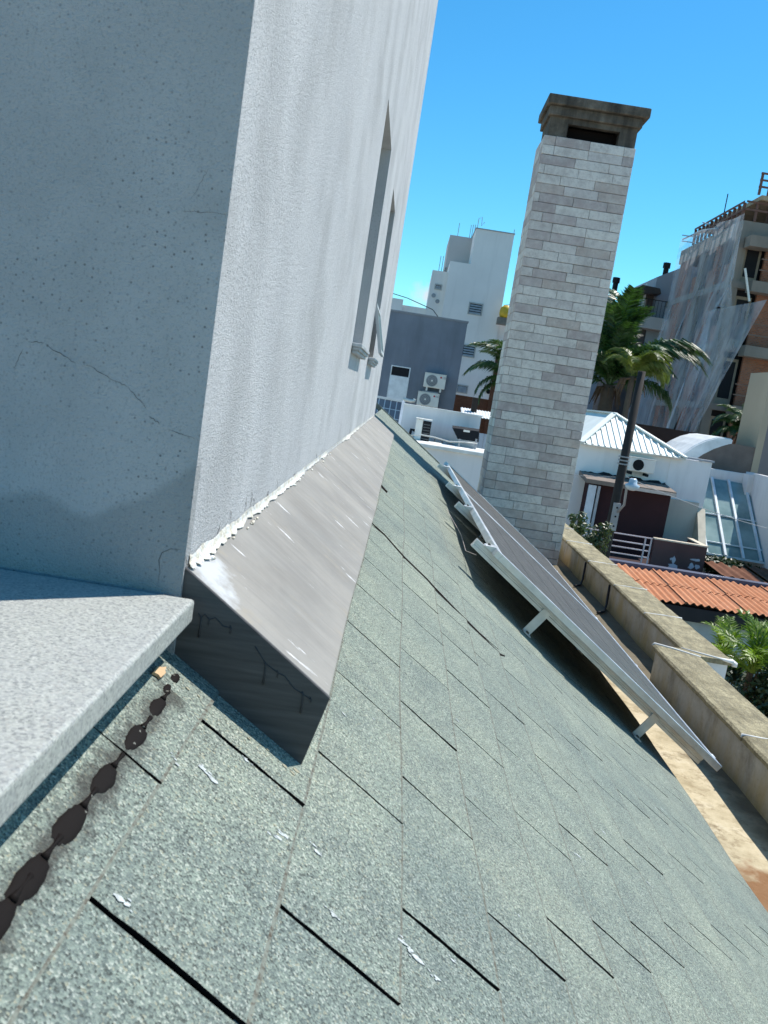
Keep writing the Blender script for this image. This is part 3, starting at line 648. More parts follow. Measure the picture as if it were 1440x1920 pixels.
# ================================================================== CHIMNEY
CX0, CX1, CY0, CY1 = 1.085, 2.108, 10.0, 10.62; CZ0, CZ1 = -1.75, 3.022
ch = thing('brick_chimney', 'tall square chimney clad in pale and pinkish bricks with a dark concrete cap', 'chimney', ((CX0+CX1)/2, (CY0+CY1)/2, CZ0))
c = MB(); c.box(CX0+.018, CX1-.018, CY0+.018, CY1-.018, CZ0, CZ1-.003); c.obj('core', M['mortar'], ch)
BR = .1022; BL = .385; JT = .0040; rb = random.Random(21)
nr = int(round((CZ1-CZ0)/BR))
bside = MB()
for r in range(nr):
    z1 = CZ1-r*BR; z0 = z1-BR
    offs = rb.choice([.0, .13, .19, .26, .32, .06])
    xs = [CX0]; xx = CX0+(offs if offs > .03 else BL)
    while xx < CX1-.05: xs.append(xx); xx += BL
    xs.append(CX1)
    for a, b in zip(xs, xs[1:]):
        q = MB(); p = rb.uniform(0, .006); e = rb.uniform(-.0015, .0015); ga = JT if rb.random() < .75 else JT*.3
        q.box(a+ga/2*(a > CX0), b-ga/2*(b < CX1), CY0-p, CY0+.020, z0+JT*.6+e, z1-JT*.6+e); q.obj('brick', M['brick'], ch, .0025, 1)
    ys = [CY0+.021, CY0+.021+rb.choice([.2, .3, .38]), CY1]
    for a, b in zip(ys, ys[1:]):
        p = rb.uniform(0, .004)
        q = MB(); q.box(CX0-p, CX0+.0195, a+JT/2, b-JT/2, z0+JT*.6, z1-JT*.6); q.obj('brick', M['brick'], ch)
        bside.box(CX1-.0195, CX1+p, a+JT/2, b-JT/2, z0+JT*.6, z1-JT*.6)
        bside.box(CX0+.021+(a-CY0)*1.5, CX0+.021+(b-CY0)*1.5-.005, CY1-.018, CY1+p, z0+JT*.6, z1-JT*.6)
bside.obj('hidden_bricks', M['brick'], ch, kind='stuff')
nk = MB(); i0, i1 = CX0+.035, CX1-.012; zb, zt = CZ1, 3.235
nk.box(i0, 1.328, CY0+.02, CY1-.03, zb, zt); nk.box(1.905, i1, CY0+.021, CY1-.031, zb+.001, zt); nk.box(1.328, 1.905, CY0+.022, CY0+.10, 3.176, zt-.001); nk.box(1.328, 1.905, CY1-.10, CY1-.032, 3.176, zt-.001)
nk.obj('flue_neck', M['oldcon'], ch)
fd = MB(); fd.box(1.330, 1.903, CY0+.16, CY1-.04, zb+.002, 3.174); fd.obj('flue_opening', M['bitumen'], ch)
q = MB(); q.box(CX0+.005, CX1+.022, CY0-.02, CY1+.02, 3.2355, 3.335); q.obj('lower_cap_slab', M['oldcon'], ch, .008, 2)
q = MB(); q.box(CX0-.03, CX1+.078, CY0-.07, CY1+.07, 3.336, 3.44); q.obj('upper_cap_slab', M['oldcon'], ch, .012, 2)

# ================================================================== SOLAR PANELS ON RAILS
PY0, PYM, PY1 = 3.93, 6.47, 9.05; PS0, PS1 = .825, 2.345; PT = .19; FT = .035
def solar_panel(y0, y1, label):
    t = thing('solar_panel', label, 'solar panel', tuple(rf(PS0, y0, .155, False)), 'solar panels over the shingles')
    R_ = lambda s, y, o: rf(s, y, o, False)
    g_ = .032
    for (sa, sb, ya, yb) in ((PS0, PS0+g_, y0, y1), (PS1-g_, PS1, y0, y1), (PS0+g_, PS1-g_, y0, y0+g_), (PS0+g_, PS1-g_, y1-g_, y1)):
        b = MB(); b.hexa([R_(sa,ya,PT-FT),R_(sb,ya,PT-FT),R_(sb,yb,PT-FT),R_(sa,yb,PT-FT)], [R_(sa,ya,PT),R_(sb,ya,PT),R_(sb,yb,PT),R_(sa,yb,PT)]); b.obj('frame', M['alu'], t, .0015, 1)
    b = MB(); b.hexa([R_(PS0+g_,y0+g_,PT-.012),R_(PS1-g_,y0+g_,PT-.012),R_(PS1-g_,y1-g_,PT-.012),R_(PS0+g_,y1-g_,PT-.012)], [R_(PS0+g_,y0+g_,PT-.007),R_(PS1-g_,y0+g_,PT-.007),R_(PS1-g_,y1-g_,PT-.007),R_(PS0+g_,y1-g_,PT-.007)]); b.obj('backing', M['cellgrid'], t)
    ns_, ny_ = 6, 12; us = (PS1-PS0-2*g_)/ns_; uy = (y1-y0-2*g_)/ny_
    cm = None
    for i in range(ns_):
        for j in range(ny_):
            sa = PS0+g_+us*i+.003; sb = PS0+g_+us*(i+1)-.003; ya = y0+g_+uy*j+.003; yb = y0+g_+uy*(j+1)-.003
            b = MB(); b.add([R_(sa,ya,PT-.005),R_(sb,ya,PT-.005),R_(sb,yb,PT-.005),R_(sa,yb,PT-.005),R_(sa,ya,PT-.0072),R_(sb,ya,PT-.0072),R_(sb,yb,PT-.0072),R_(sa,yb,PT-.0072)], [(0,1,2,3),(4,5,1,0),(5,6,2,1),(6,7,3,2),(7,4,0,3)]); b.obj('solar_cell', M['cell'], t)
    return t
solar_panel(PY0, PYM, 'nearer dark solar panel in an aluminium frame above the shingles')
solar_panel(PYM+.02, PY1, 'farther dark solar panel reaching back to the chimney foot')
RLAB = ['aluminium mounting rail under the near edge of the nearer solar panel, on two short legs', 'aluminium mounting rail under the far half of the nearer solar panel',
        'aluminium mounting rail under the near half of the farther solar panel', 'farthest aluminium mounting rail, beside the chimney end of the panels']
for i, yy in enumerate((4.035, 5.42, 6.62, 8.35)):
    t = thing('mounting_rail', RLAB[i], 'rail', tuple(rf(1.2, yy, 0, False)), 'mounting rails under the solar panels')
    s0, s1 = .735, 2.30
    R_ = lambda s, dy, o: rf(s, yy+dy, o, False)
    b = MB()
    # hollow section with lips and side grooves
    prf = [(-.02,.1105),(.02,.1105),(.02,.122),(.015,.124),(.015,.130),(.02,.132),(.02,.1545),(.008,.1545),(.008,.146),(-.008,.146),(-.008,.1545),(-.02,.1545),(-.02,.137),(-.016,.135),(-.016,.128),(-.02,.126)]
    A = [R_(s0, a, o) for a, o in prf]; B = [R_(s1, a, o) for a, o in prf]; n = len(prf)
    b.add(A+B, [tuple(range(n)), tuple(range(2*n-1, n-1, -1))]+[(j, j+n, (j+1) % n+n, (j+1) % n) for j in range(n)]); b.obj('rail', M['alu'], t)
    for ls in (1.222, 1.975):
        lg = MB(); w = .022
        dz = wave(ls, yy-.03)
        lg.hexa([R_(ls-w,-.025,.002+dz),R_(ls+w,-.025,.002+dz),R_(ls+w,-.020,.002+dz),R_(ls-w,-.020,.002+dz)], [R_(ls-w,-.026,.140),R_(ls+w,-.026,.140),R_(ls+w,-.0205,.140),R_(ls-w,-.0205,.140)])
        lg.hexa([R_(ls-w,-.0655,.004+dz),R_(ls+w,-.0655,.004+dz),R_(ls+w,-.0255,.004+dz),R_(ls-w,-.0255,.004+dz)], [R_(ls-w,-.0655,.0095+dz),R_(ls+w,-.0655,.0095+dz),R_(ls+w,-.0255,.0095+dz),R_(ls-w,-.0255,.0095+dz)])
        lo = lg.obj('leg', M['alu'], t)
        bt = MB(); c0 = R_(ls, -.045, .0095+dz); bt.disc(c0, RN, .009, 6, depth=.008); bt.obj('bolt', M['oldcon'], lo)
    cy = -.02 if i in (0, 2) else 0
    for sc in (.80, 2.30):
        cl = MB()
        cl.hexa([R_(sc-.022,cy-.02,.155),R_(sc+.030,cy-.02,.155),R_(sc+.030,cy+.03,.155),R_(sc-.022,cy+.03,.155)], [R_(sc-.022,cy-.02,.163),R_(sc+.030,cy-.02,.196),R_(sc+.030,cy+.03,.196),R_(sc-.022,cy+.03,.163)])
        co = cl.obj('clamp', M['alu'], t, .002, 1)
        bt = MB(); bt.disc(R_(sc-.006, cy+.005, .172), RN, .008, 6, depth=.008); bt.obj('clamp_bolt', M['oldcon'], co)
# thin cable under the near panel
q = MB(); q.tube([rf(.80, 6.1, .02), rf(.86, 5.2, .03), rf(.84, 4.6, .03), rf(.80, 4.1, .09)], .0016, 6)
tag(q.obj('panel_cable', paint('pale_cable', (.45,.40,.37), .6), smooth=True), 'thin pale cable lying in the shade under the nearer solar panel', 'cable')

# ================================================================== BACKGROUND: SHARED BUILDERS
def wallmat(name, c, var=.12, streak=.35, rough=.85): return paint(name, c, rough, .2, 0, var, .5, .15, 6, streak)
M['dark'] = paint('dark_void', (.012,.013,.016), .8)
M['acwhite'] = paint('ac_enamel', (.76,.74,.68), .45, .4, var=.08)
M['steelgrey'] = paint('steel_grey', (.30,.31,.33), .5, .4, .3)
M['red'] = paint('logo_red', (.45,.02,.04), .5); M['greytext'] = paint('logo_grey', (.18,.18,.19), .5)
def ac_unit(label, x0, x1, Y, z0, z1, depth, group, logo=None, legs=True, dark_fan=False):
    """outdoor unit whose fan side faces the camera (-Y)"""
    t = thing('air_conditioner', label, 'air conditioner', ((x0+x1)/2, Y, z0), group)
    w = x1-x0; h = z1-z0
    b = MB(); b.box(x0, x1, Y, Y+depth, z0+.03, z1); b.obj('casing', M['acwhite'], t, min(.03, h*.05), 2)
    lid = MB(); lid.box(x0-.01, x1+.01, Y-.012, Y+depth+.01, z1+.0005, z1+.025); lid.obj('lid', M['acwhite'], t)
    fc = Vector((x0+w*.36, Y-.004, z0+.03+(h-.03)*.5)); fr = min(w*.30, (h-.03)*.43)
    fn = MB(); fn.disc(fc, (0,-1,0), fr, 28, depth=.003); fn.obj('fan_opening', M['dark'] if dark_fan else M['steelgrey'], t)
    for q in range(1, 5):
        rg = MB(); rg.ring(fc+Vector((0,-.006,0)), (0,-1,0), fr*q/4-fr*.03, fr*q/4+fr*(.03 if q < 4 else .06), 28, .01); rg.obj('guard_ring', M['acwhite'] if q == 4 else (M['dark'] if dark_fan else M['acdark']), t)
    hb = MB(); hb.disc(fc+Vector((0,-.008,0)), (0,-1,0), fr*.17, 16, depth=.02); hb.obj('fan_hub', M['dark'] if dark_fan else M['acwhite'], t)
    if legs:
        for q in (.18, .82):
            g_ = MB(); g_.box(x0+w*q-.04, x0+w*q+.04, Y+.02, Y+depth-.02, z0-.14, z0+.0295); g_.obj('foot', M['acwhite'], t)
    if logo:
        d = MB(); d.disc((x0+w*.76, Y-.003, z1-h*.18), (0,-1,0), h*.065, 16, depth=.004); d.obj('logo_disc', M['red'], t)
        cu = bpy.data.curves.new('lettering', 'FONT'); cu.body = logo; cu.size = h*.20; cu.extrude = .003; cu.align_x = 'LEFT'
        ob = bpy.data.objects.new('tmp_text', cu); COL.objects.link(ob); dg = bpy.context.evaluated_depsgraph_get(); dg.update()
        me = bpy.data.meshes.new_from_object(ob.evaluated_get(dg)); bpy.data.objects.remove(ob)
        me.materials.clear(); me.materials.append(M['greytext'])
        me.transform(Matrix.Translation(Vector((x0+w*.83, Y-.006, z1-h*.245))-t.location) @ Matrix.Rotation(pi/2, 4, 'X'))
        lo = bpy.data.objects.new('lettering', me); COL.objects.link(lo); lo.parent = t
    return t
M['fenceboard'] = paint('fence_paint', (.50,.54,.56), .8, streak=.4)
M['acdark'] = paint('fan_guard', (.14,.145,.15), .6)
def louvre_window(parent, x0, x1, Y, z0, z1, n=4):
    f = MB(); w = .09
    f.box(x0-w, x0, Y-.05, Y+.1, z0-w, z1+w); f.box(x1, x1+w, Y-.05, Y+.1, z0-w, z1+w); f.box(x0, x1, Y-.049, Y+.1, z1, z1+w); f.box(x0, x1, Y-.049, Y+.1, z0-w, z0)
    win = f.obj('window', M['frame_pale'], parent)
    p = MB(); p.box(x0, x1, Y-.004, Y+.02, z0, z1); p.obj('pane', M['dark'], win)
    for i in range(n):
        zc = z0+(z1-z0)*(i+.5)/n; s_ = MB(); s_.hexa([(x0+.02,Y-.045,zc-.09),(x1-.02,Y-.045,zc-.09),(x1-.02,Y-.01,zc+.0),(x0+.02,Y-.01,zc+.0)], [(x0+.02,Y-.045,zc-.07),(x1-.02,Y-.045,zc-.07),(x1-.02,Y-.01,zc+.03),(x0+.02,Y-.01,zc+.03)]); s_.obj('slat', M['louvre'], win)
    return win
M['frame_pale'] = paint('window_surround', (.40,.40,.38), .7); M['louvre'] = paint('louvre_glass', (.34,.36,.38), .3, .5)

# ------------------------------------------------------------------ white stair tower block
YT = 65.0
wt = thing('apartment_tower', 'tall white tower block with a recessed top corner, left of the chimney', 'building', (4, YT+5, GROUND))
white_t = wallmat('tower_white', (.78,.75,.72), .06, .25)
b = MB(); b.box(3.30, 6.12, YT, YT+9, GROUND, 12.45)
b.box(1.80, 3.2995, YT+.001, YT+9, GROUND, 9.9); 
b.obj('wall', white_t, wt)
b = MB(); b.box(1.56, 3.2998, YT+3.4, YT+9, 9.9005, 12.35); b.obj('recess_wall', wallmat('recess_shade_grey', (.50,.48,.46), .08, .3), wt)  # darker grey stands for the shade inside the recess
b = MB()
b.box(6.1205, 9.5, YT+.5, YT+9, GROUND, 6.3)
b.obj('wall', white_t, wt)
b = MB(); b.box(.62, 1.7995, YT+.6, YT+8, GROUND, 9.15); b.obj('stair_block', white_t, wt)
b = MB(); b.box(-8, .6195, YT+1.2, YT+9, GROUND, 6.35); b.box(-8, -1.2, YT+.9, YT+1.199, GROUND, 6.72); b.obj('low_wing', white_t, wt)
for a in (((880,567),(899,592)), ((868,646),(885.5,671)), ((857,721),(872,738))):
    p0, p1 = at(*a[0], YT), at(*a[1], YT); louvre_window(wt, p0.x+.08, p1.x+.06, YT, p1.z+.08, p0.z-.05)
p0, p1 = at(815,534,YT+.6), at(826,542,YT+.6); louvre_window(wt, p0.x+.1, p1.x, YT+.6, p1.z, p0.z, 2)
for px, py in ((813,554), (820,565)):
    q = MB(); q.disc(at(px, py, YT+.58), (0,-1,0), .16, 12, depth=.03); q.obj('vent_hole', M['steelgrey'], wt)
cap = MB(); cap.box(3.25, 6.17, YT-.05, YT+9.05, 12.4505, 12.52); cap.obj('roof_cap', M['steelgrey'], wt)
for px, z1, kink in ((862,418,0), (884,422,0), (888,421,0), (892,421,0), (898,410,1), (965,430,0), (827,480,0), (832,480,0), (839,480,0)):
    base_z = 12.4 if px > 845 else 9.1; p = at(px, z1, YT+4); a = MB(); zt = max(p.z, base_z+.6)
    pts = [(p.x, YT+4, base_z), (p.x, YT+4, zt)]
    if kink: pts += [(p.x+.25, YT+4, zt+.15), (p.x+.3, YT+4, zt-.5), (p.x+.5, YT+4, zt-.2)]
    a.tube(pts, .025, 5); a.obj('antenna_rod', M['steelgrey'], wt)
p = at(949, 585, YT-1); tk = thing('water_tank', 'round yellow tank on the white roof beside the chimney', 'tank', (p.x, p.y, p.z-.5))
q = MB(); n = 18; rings = [(.0, .30), (.05, .42), (.25, .48), (.5, .48), (.72, .42), (.88, .25), (.93, .08)]
vs = [(p.x+r*cos(2*pi*j/n), p.y+r*sin(2*pi*j/n), p.z-.45+h) for h, r in rings for j in range(n)]
q.add(vs, [(i*n+j, i*n+(j+1) % n, (i+1)*n+(j+1) % n, (i+1)*n+j) for i in range(len(rings)-1) for j in range(n)]+[tuple((len(rings)-1)*n+j for j in range(n))])
q.obj('drum', paint('tank_yellow', (.62,.40,.03), .5, .4), tk, smooth=True)
q = MB(); q.box(p.x-.55, p.x+.55, p.y-.4, p.y+.4, p.z-.95, p.z-.46); q.obj('stand', paint('tank_stand', (.22,.19,.16), .8), tk)
q = MB(); q.tube([(p.x-.3, p.y-.45, p.z+.40), (p.x+.1, p.y-.47, p.z+.5), (p.x+.4, p.y-.45, p.z+.35)], .02, 6); q.obj('pipe', M['steelgrey'], tk)

# ------------------------------------------------------------------ grey flat roofed block with door and air conditioners
YG = 42.0
gb = thing('grey_block', 'slate grey flat roofed block with a white door, in front of the white tower', 'building', (0, YG+4, GROUND))
b = MB(); b.box(-7, 2.46, YG, YG+8, GROUND, 3.66); b.obj('wall', wallmat('slate_paint', (.20,.22,.26), .2, .45), gb)
b = MB(); b.box(-7.02, 2.50, YG-.04, YG+8, 3.6605, 3.74); b.obj('roof_edge', paint('edge_metal', (.25,.26,.28), .6), gb)
b = MB(); b.tube([(-3, YG+.2, 4.75), (-.6, YG+.2, 4.40), (.7, YG+.2, 4.05), (1.0, YG+.2, 3.76)], .02, 6); b.obj('roof_pipe', M['dark'], gb)
dz1 = 1.09; dx0, dx1 = -.80, .05
df = MB(); df.box(dx0-.05, dx0, YG-.03, YG+.05, -2.2, dz1+.05); df.box(dx1, dx1+.05, YG-.03, YG+.05, -2.2, dz1+.05); df.box(dx0, dx1, YG-.029, YG+.05, dz1, dz1+.05)
dr = df.obj('door', paint('door_white', (.74,.75,.76), .5), gb)
q = MB(); q.box(dx0, dx1, YG-.012, YG+.02, -2.2, .66); q.obj('door_leaf', paint('door_leaf_white', (.80,.81,.82), .5), dr)
q = MB(); q.box(dx0, dx1, YG-.010, YG+.02, .68, dz1); q.obj('transom_pane', M['dark'], dr)
ac_unit('upper of the two stacked white air conditioners on the slate wall', .82, 1.86, YG-.42, .32, 1.02, .36, 'stacked air conditioners', 'LG')
ac_unit('lower of the two stacked white air conditioners on the slate wall', .64, 1.68, YG-.42, -.60, .09, .36, 'stacked air conditioners', 'LG')
q = MB(); q.box(.82, 1.6, YG-.38, YG-.06, .10, .17); tag(q.obj('ac_bracket', M['steelgrey']), 'steel bracket between the two stacked air conditioners on the slate wall', 'bracket', 'brackets of the stacked air conditioners')
q = MB(); q.box(.70, 1.6, YG-.38, YG-.06, -.81, -.745); tag(q.obj('ac_bracket', M['steelgrey']), 'steel bracket under the lower of the stacked air conditioners on the slate wall', 'bracket', 'brackets of the stacked air conditioners')
q = MB(); pts = [at(755,748,YG-1.5), at(770,752,YG-1.5), at(776,752,YG-1.5), at(778,748,YG-1.5)]; q.tube(pts, .08, 8)
tag(q.obj('drain_pipe', M['acwhite'], smooth=True), 'white bent drain pipe left of the stacked air conditioners', 'pipe')
# ------------------------------------------------------------------ brown brick yard wall beyond, with a post and corrugated sheet
YB = 48.0
p0, p1 = at(851,739,YB), at(930,771,YB)
bw = thing('brown_wall', 'brown brick yard wall left of the chimney, below the palm', 'wall', ((p0.x+p1.x)/2, YB, GROUND))
k = NT('brown_brickwork', .9, .1); bt = k.n('ShaderNodeTexBrick'); bt.inputs['Scale'].default_value = 5; bt.inputs['Color1'].default_value = (.23,.10,.055,1); bt.inputs['Color2'].default_value = (.17,.075,.045,1); bt.inputs['Mortar'].default_value = (.14,.08,.06,1)
mp = k.pos((1,1,1), (pi/2,0,0)); k.l(mp, bt.inputs['Vector']); k.col(k.mix(k.ramp(k.noise(1.2, 5), [(.4, 0.0), (.7, .4)]), bt.outputs['Color'], (.10,.05,.035))); M['brownbrick'] = k.m
b = MB(); b.box(p0.x, 6.0, YB, YB+.3, GROUND, p0.z); b.obj('wall', M['brownbrick'], bw)
b = MB(); pc = at(933, 700, YB); b.box(pc.x-.25, pc.x+.3, YB-.2, YB-.001, GROUND, pc.z+1.2); b.obj('pier', M['brownbrick'], bw)
ac_unit('small air conditioner on the white wall behind the brown brick wall', *(lambda a, b_: (a.x, b_.x, 60.0, b_.z, a.z))(at(911,728,60), at(925,742,60)), .35, 'air conditioners on far walls', legs=False, dark_fan=True)
q = MB(); pp = at(890, 760, 40); q.box(pp.x-.13, pp.x+.13, 39.9, 40.15, GROUND, at(893,746,40).z); tag(q.obj('wooden_post', paint('dark_timber', (.05,.04,.035), .9)), 'dark timber post standing before the brown brick wall', 'post')
pa, pb = at(868,764,39), at(922,775,39)
q = MB(); nn = 28; vs = []
for j in range(nn+1):
    xx = pa.x+(pb.x+.6-pa.x)*j/nn; zz = .018*(1 if j % 2 else -1); vs += [(xx, 39, pa.z-.32+zz), (xx, 40.5, pa.z-.02+zz), (xx, 39, pa.z-.34+zz), (xx, 40.5, pa.z-.04+zz)]
q.add(vs, [(j*4, j*4+4, j*4+5, j*4+1) for j in range(nn)]+[(j*4+2, j*4+3, j*4+7, j*4+6) for j in range(nn)]+[(j*4, j*4+2, j*4+6, j*4+4) for j in range(nn)])
tag(q.obj('corrugated_sheet', paint('white_sheet', (.75,.77,.78), .5)), 'white corrugated sheet roof edge below the brown brick wall', 'roof sheet')

# ------------------------------------------------------------------ low white building with roof terrace
YL = 28.0
lb = thing('white_annexe', 'low white flat roofed building with an upstand wall, beyond the roof gable', 'building', (1.4, YL, GROUND))
lw_ = wallmat('annexe_white', (.74,.73,.73), .08, .3)
b = MB(); b.box(-6, 2.84, YL-1.9, YL+.2, GROUND, -1.60); b.obj('wall', lw_, lb)
b = MB(); b.box(-6, 2.95, YL-2.0, YL-.30, -1.5995, -1.47); b.box(2.55, 2.95, YL-.2995, YL+.2, -1.5995, -1.47); b.obj('coping', paint('annexe_coping', (.74,.74,.70), .7), lb, .02, 1)
b = MB(); b.box(-6, 2.60, YL+.2005, YL+.5, GROUND, -.45); b.obj('upstand', lw_, lb)
b = MB(); b.box(-6, 2.63, YL+.17, YL+.53, -.4495, -.40); b.obj('upstand_coping', paint('upstand_top', (.78,.78,.74), .7), lb)
b = MB(); b.box(-6, 2.55, YL-.2995, YL+.2, -1.5995, -1.53); b.obj('terrace', paint('terrace_screed', (.38,.38,.37), .9, scale=2), lb)
b = MB(); b.box(2.85, 3.5, YL-1.2, YL+2, GROUND, -2.0); b.obj('side_wall', paint('side_blue', (.30,.37,.47), .85, streak=.3), lb)
yf = thing('yard_fence', 'pale blue grey board fence between the low annexe and the chimney', 'fence', (3.4, 30.5, GROUND))
for j in range(10):
    b = MB(); b.box(2.70+.16*j, 2.852+.16*j, 30.4+.01*(j % 2), 30.44+.01*(j % 2), GROUND, -1.05); b.obj('board', M['fenceboard'], yf)
# side-on air conditioner
xa, xb = at(779,800,YL-.5).x, at(808,800,YL-.5).x; za = -1.5; zt = at(795,787,YL-.5).z
t = thing('air_conditioner', 'white air conditioner seen end-on, standing on the low white annexe roof', 'air conditioner', ((xa+xb)/2, YL-.5, za), 'air conditioners on far walls')
b = MB(); b.box(xa, xa+.22, YL-.6, YL-.1, za+.03, zt); b.obj('casing', M['acwhite'], t, .02, 1)
b = MB(); b.box(xa+.221, xb, YL-.59, YL-.11, za+.03, zt-.04); b.obj('side_grille', M['dark'], t)
b = MB(); b.box(xa-.02, xb+.02, YL-.62, YL-.08, zt+.0005, zt+.03); b.obj('lid', M['acwhite'], t)
for i in range(6):
    zz = za+.08+(zt-za-.14)*i/6; b = MB(); b.box(xa+.24, xb-.02, YL-.605, YL-.5905, zz, zz+.02); b.obj('slat', M['acdark'], t)
b = MB(); b.tube([(xa-.005, YL-.4, za+.3), (xa-.12, YL-.42, za+.32), (xa-.14, YL-.42, za+.15), (xa-.10, YL-.5, za+.05)], .05, 7); b.obj('valve_cover', M['dark'], t, smooth=True)
# tilted dark panel box with a white label
pts = [at(848,802,YL-.6), at(899,809,YL-.6), at(897,829,YL-.64), at(858,823,YL-.64)]
t = thing('solar_water_heater', 'black tilted collector with a small white tag, lying on the low annexe roof', 'solar heater', tuple(pts[3]))
b = MB(); b.prism(pts, (0.02, .5, .06)); b.obj('collector', M['dark'], t)
b = MB(); c0 = at(873, 807, YL-.68); b.box(c0.x-.06, c0.x+.14, YL-.66, YL-.61, c0.z-.05, c0.z+.01); b.obj('tag', M['acwhite'], t)
for px in (862, 893):
    b = MB(); c0 = at(px, 826, YL-.85); b.box(c0.x-.03, c0.x+.03, YL-.86, YL-.80, -1.50, c0.z+.05); b.obj('support', M['steelgrey'], t)
q = MB(); pts = [at(px, py, YL-1.97)+Vector((0,0,.03)) for px, py in ((768,818),(790,817),(815,822),(842,830),(870,831),(895,834))]
q.tube(pts, .022, 6); tag(q.obj('roof_cable', M['acwhite'], smooth=True), 'loose white cable along the front edge of the low annexe roof', 'cable')
for j, (px, py) in enumerate(((818,806), (832,808), (842,815))):
    c0 = at(px, py, YL+.1); q = MB(); q.tube([(c0.x, YL-.1, -1.53), (c0.x, YL-.1, c0.z-.25), (c0.x+.2, YL-.05, c0.z-.3), (c0.x+.3, YL-.1, -1.53)], .03, 6)
    tag(q.obj('roof_pipe', M['steelgrey'], smooth=True), ['left', 'middle', 'right'][j]+' small grey pipe stub between the end-on air conditioner and the black collector', 'pipe', 'pipe stubs on the annexe roof')
# ------------------------------------------------------------------ tilted photovoltaic panel beyond the gable
YS = 18.0
a, c_, e = at(690,741,YS+.3), at(756,753,YS), at(747,806,YS-.35)
t = thing('solar_panel', 'white gridded solar panel standing tilted beyond the far end of the shingle roof', 'solar panel', tuple(e), 'solar panel beyond the gable')
tx = (c_-a); tz = (e-c_); nrm = tx.cross(tz).normalized(); nrm = -nrm if nrm.y < 0 else nrm
b = MB(); b.prism([a, c_, e, a+tz], nrm*.03); b.obj('backing', M['gridwhite'], t)
nx_, nz_ = 6, 3
for i in range(nx_):
    for j in range(nz_):
        b = MB(); u0 = (i+.10)/nx_; u1 = (i+.94)/nx_; v0 = .03+.95*(j+.04)/nz_; v1 = .03+.95*(j+.95)/nz_
        b.prism([a+tx*u0+tz*v0-nrm*.002, a+tx*u1+tz*v0-nrm*.002, a+tx*u1+tz*v1-nrm*.002, a+tx*u0+tz*v1-nrm*.002], -nrm*.004); b.obj('solar_cell', M['cellblue'], t)
b = MB(); b.bar(c_-nrm*.01+tx*.005, e-nrm*.01+tx*.005, .05, .05); b.bar(a-nrm*.01, c_-nrm*.01, .045, .045); b.obj('frame', M['gridwhite'], t)
b = MB(); b.bar(e, Vector((e.x, e.y, GROUND)), .08); b.bar(a+tz, Vector((a.x, e.y+.3, GROUND)), .08); b.obj('stand', M['steelgrey'], t)

# ------------------------------------------------------------------ white house with hipped metal roof
YW = 28.0
wh = thing('white_house', 'white house with a hipped white metal roof and maroon annexe, right of the chimney', 'house', (8, YW+3, GROUND))
whm = wallmat('house_white', (.88,.86,.84), .08, .45)
b = MB(); b.box(5.75, 9.9, YW, YW+7, GROUND, -.80); b.box(9.9005, 10.25, YW-.0, YW+6, -3.7, -.74); b.box(8.9, 9.9, YW-.02, YW-.001, -3.7, -.76) ; b.obj('wall', whm, wh)
b = MB(); b.box(9.25, 10.3, YW-.05, YW+.3, -.7395, -.68); b.obj('parapet_flashing', paint('lead_grey', (.40,.42,.45), .6), wh)
AP = Vector((7.25, YW+1.75, .33)); EL_ = Vector((5.86, YW-.25, -.77)); ER_ = Vector((9.30, YW-.25, -.74)); BK = Vector((7.25, YW+8, .33)); EB = Vector((5.86, YW+8, -.77)); ERB = Vector((9.30, YW+8, -.74))
sheet = paint('white_roof_sheet', (.74,.77,.72), .5, .4, 0, .08); sheetb = sheet
nn = 17
for j in range(nn):      # front hip: one sheet per seam
    u0, u1 = j/nn, (j+1)/nn; xa_ = EL_.x+(ER_.x-EL_.x)*u0; xb_ = EL_.x+(ER_.x-EL_.x)*u1
    def top(xx):
        if xx < AP.x: f = (xx-EL_.x)/(AP.x-EL_.x)
        else: f = (ER_.x-xx)/(ER_.x-AP.x)
        return Vector((xx, EL_.y+(AP.y-EL_.y)*f, EL_.z+(AP.z-EL_.z)*f))
    q0, q1 = Vector((xa_, EL_.y, EL_.z+(ER_.z-EL_.z)*u0)), Vector((xb_, EL_.y, EL_.z+(ER_.z-EL_.z)*u1)); t0, t1 = top(xa_), top(xb_)
    b = MB(); poly = [q0, q1, t1] + ([AP] if xa_ < AP.x < xb_ else []) + [t0]
    poly2 = [poly[0]]
    for p in poly[1:]:
        if (p-poly2[-1]).length > 1e-4: poly2.append(p)
    if (poly2[0]-poly2[-1]).length < 1e-4: poly2.pop()
    b.prism(poly2, (0, .02, -.04)); b.obj('roof_sheet', sheet, wh)
    if 0 < j: r = MB(); r.bar(q0+Vector((0,-.01,.018)), t0+Vector((0,-.01,.018)), .045, .04); r.obj('roof_seam', sheet, wh)
for j in range(14):      # left slope
    y0_, y1_ = EL_.y+(EB.y-EL_.y)*j/14, EL_.y+(EB.y-EL_.y)*(j+1)/14
    def tp(yy): f = min(1, (yy-EL_.y)/(AP.y-EL_.y)); return Vector((EL_.x+(AP.x-EL_.x)*f, yy, EL_.z+(AP.z-EL_.z)*f))
    b = MB(); P4 = [Vector((EL_.x, y0_, EL_.z)), tp(y0_), tp(y1_), Vector((EL_.x, y1_, EL_.z))]
    if (P4[0]-P4[1]).length < 1e-3: P4.pop(0)
    b.prism(P4, (.02, 0, -.04)); b.obj('roof_sheet', sheet, wh)
b = MB(); b.prism([ER_, AP, BK, ERB], (-.02, 0, -.04)); b.obj('roof_sheet', sheet, wh)
for a_, c2 in ((AP, EL_), (AP, ER_), (AP, BK)):
    b = MB(); b.bar(a_+Vector((0,0,.04)), c2+Vector((0,0,.04)), .20, .05); b.obj('hip_cap', sheet, wh)
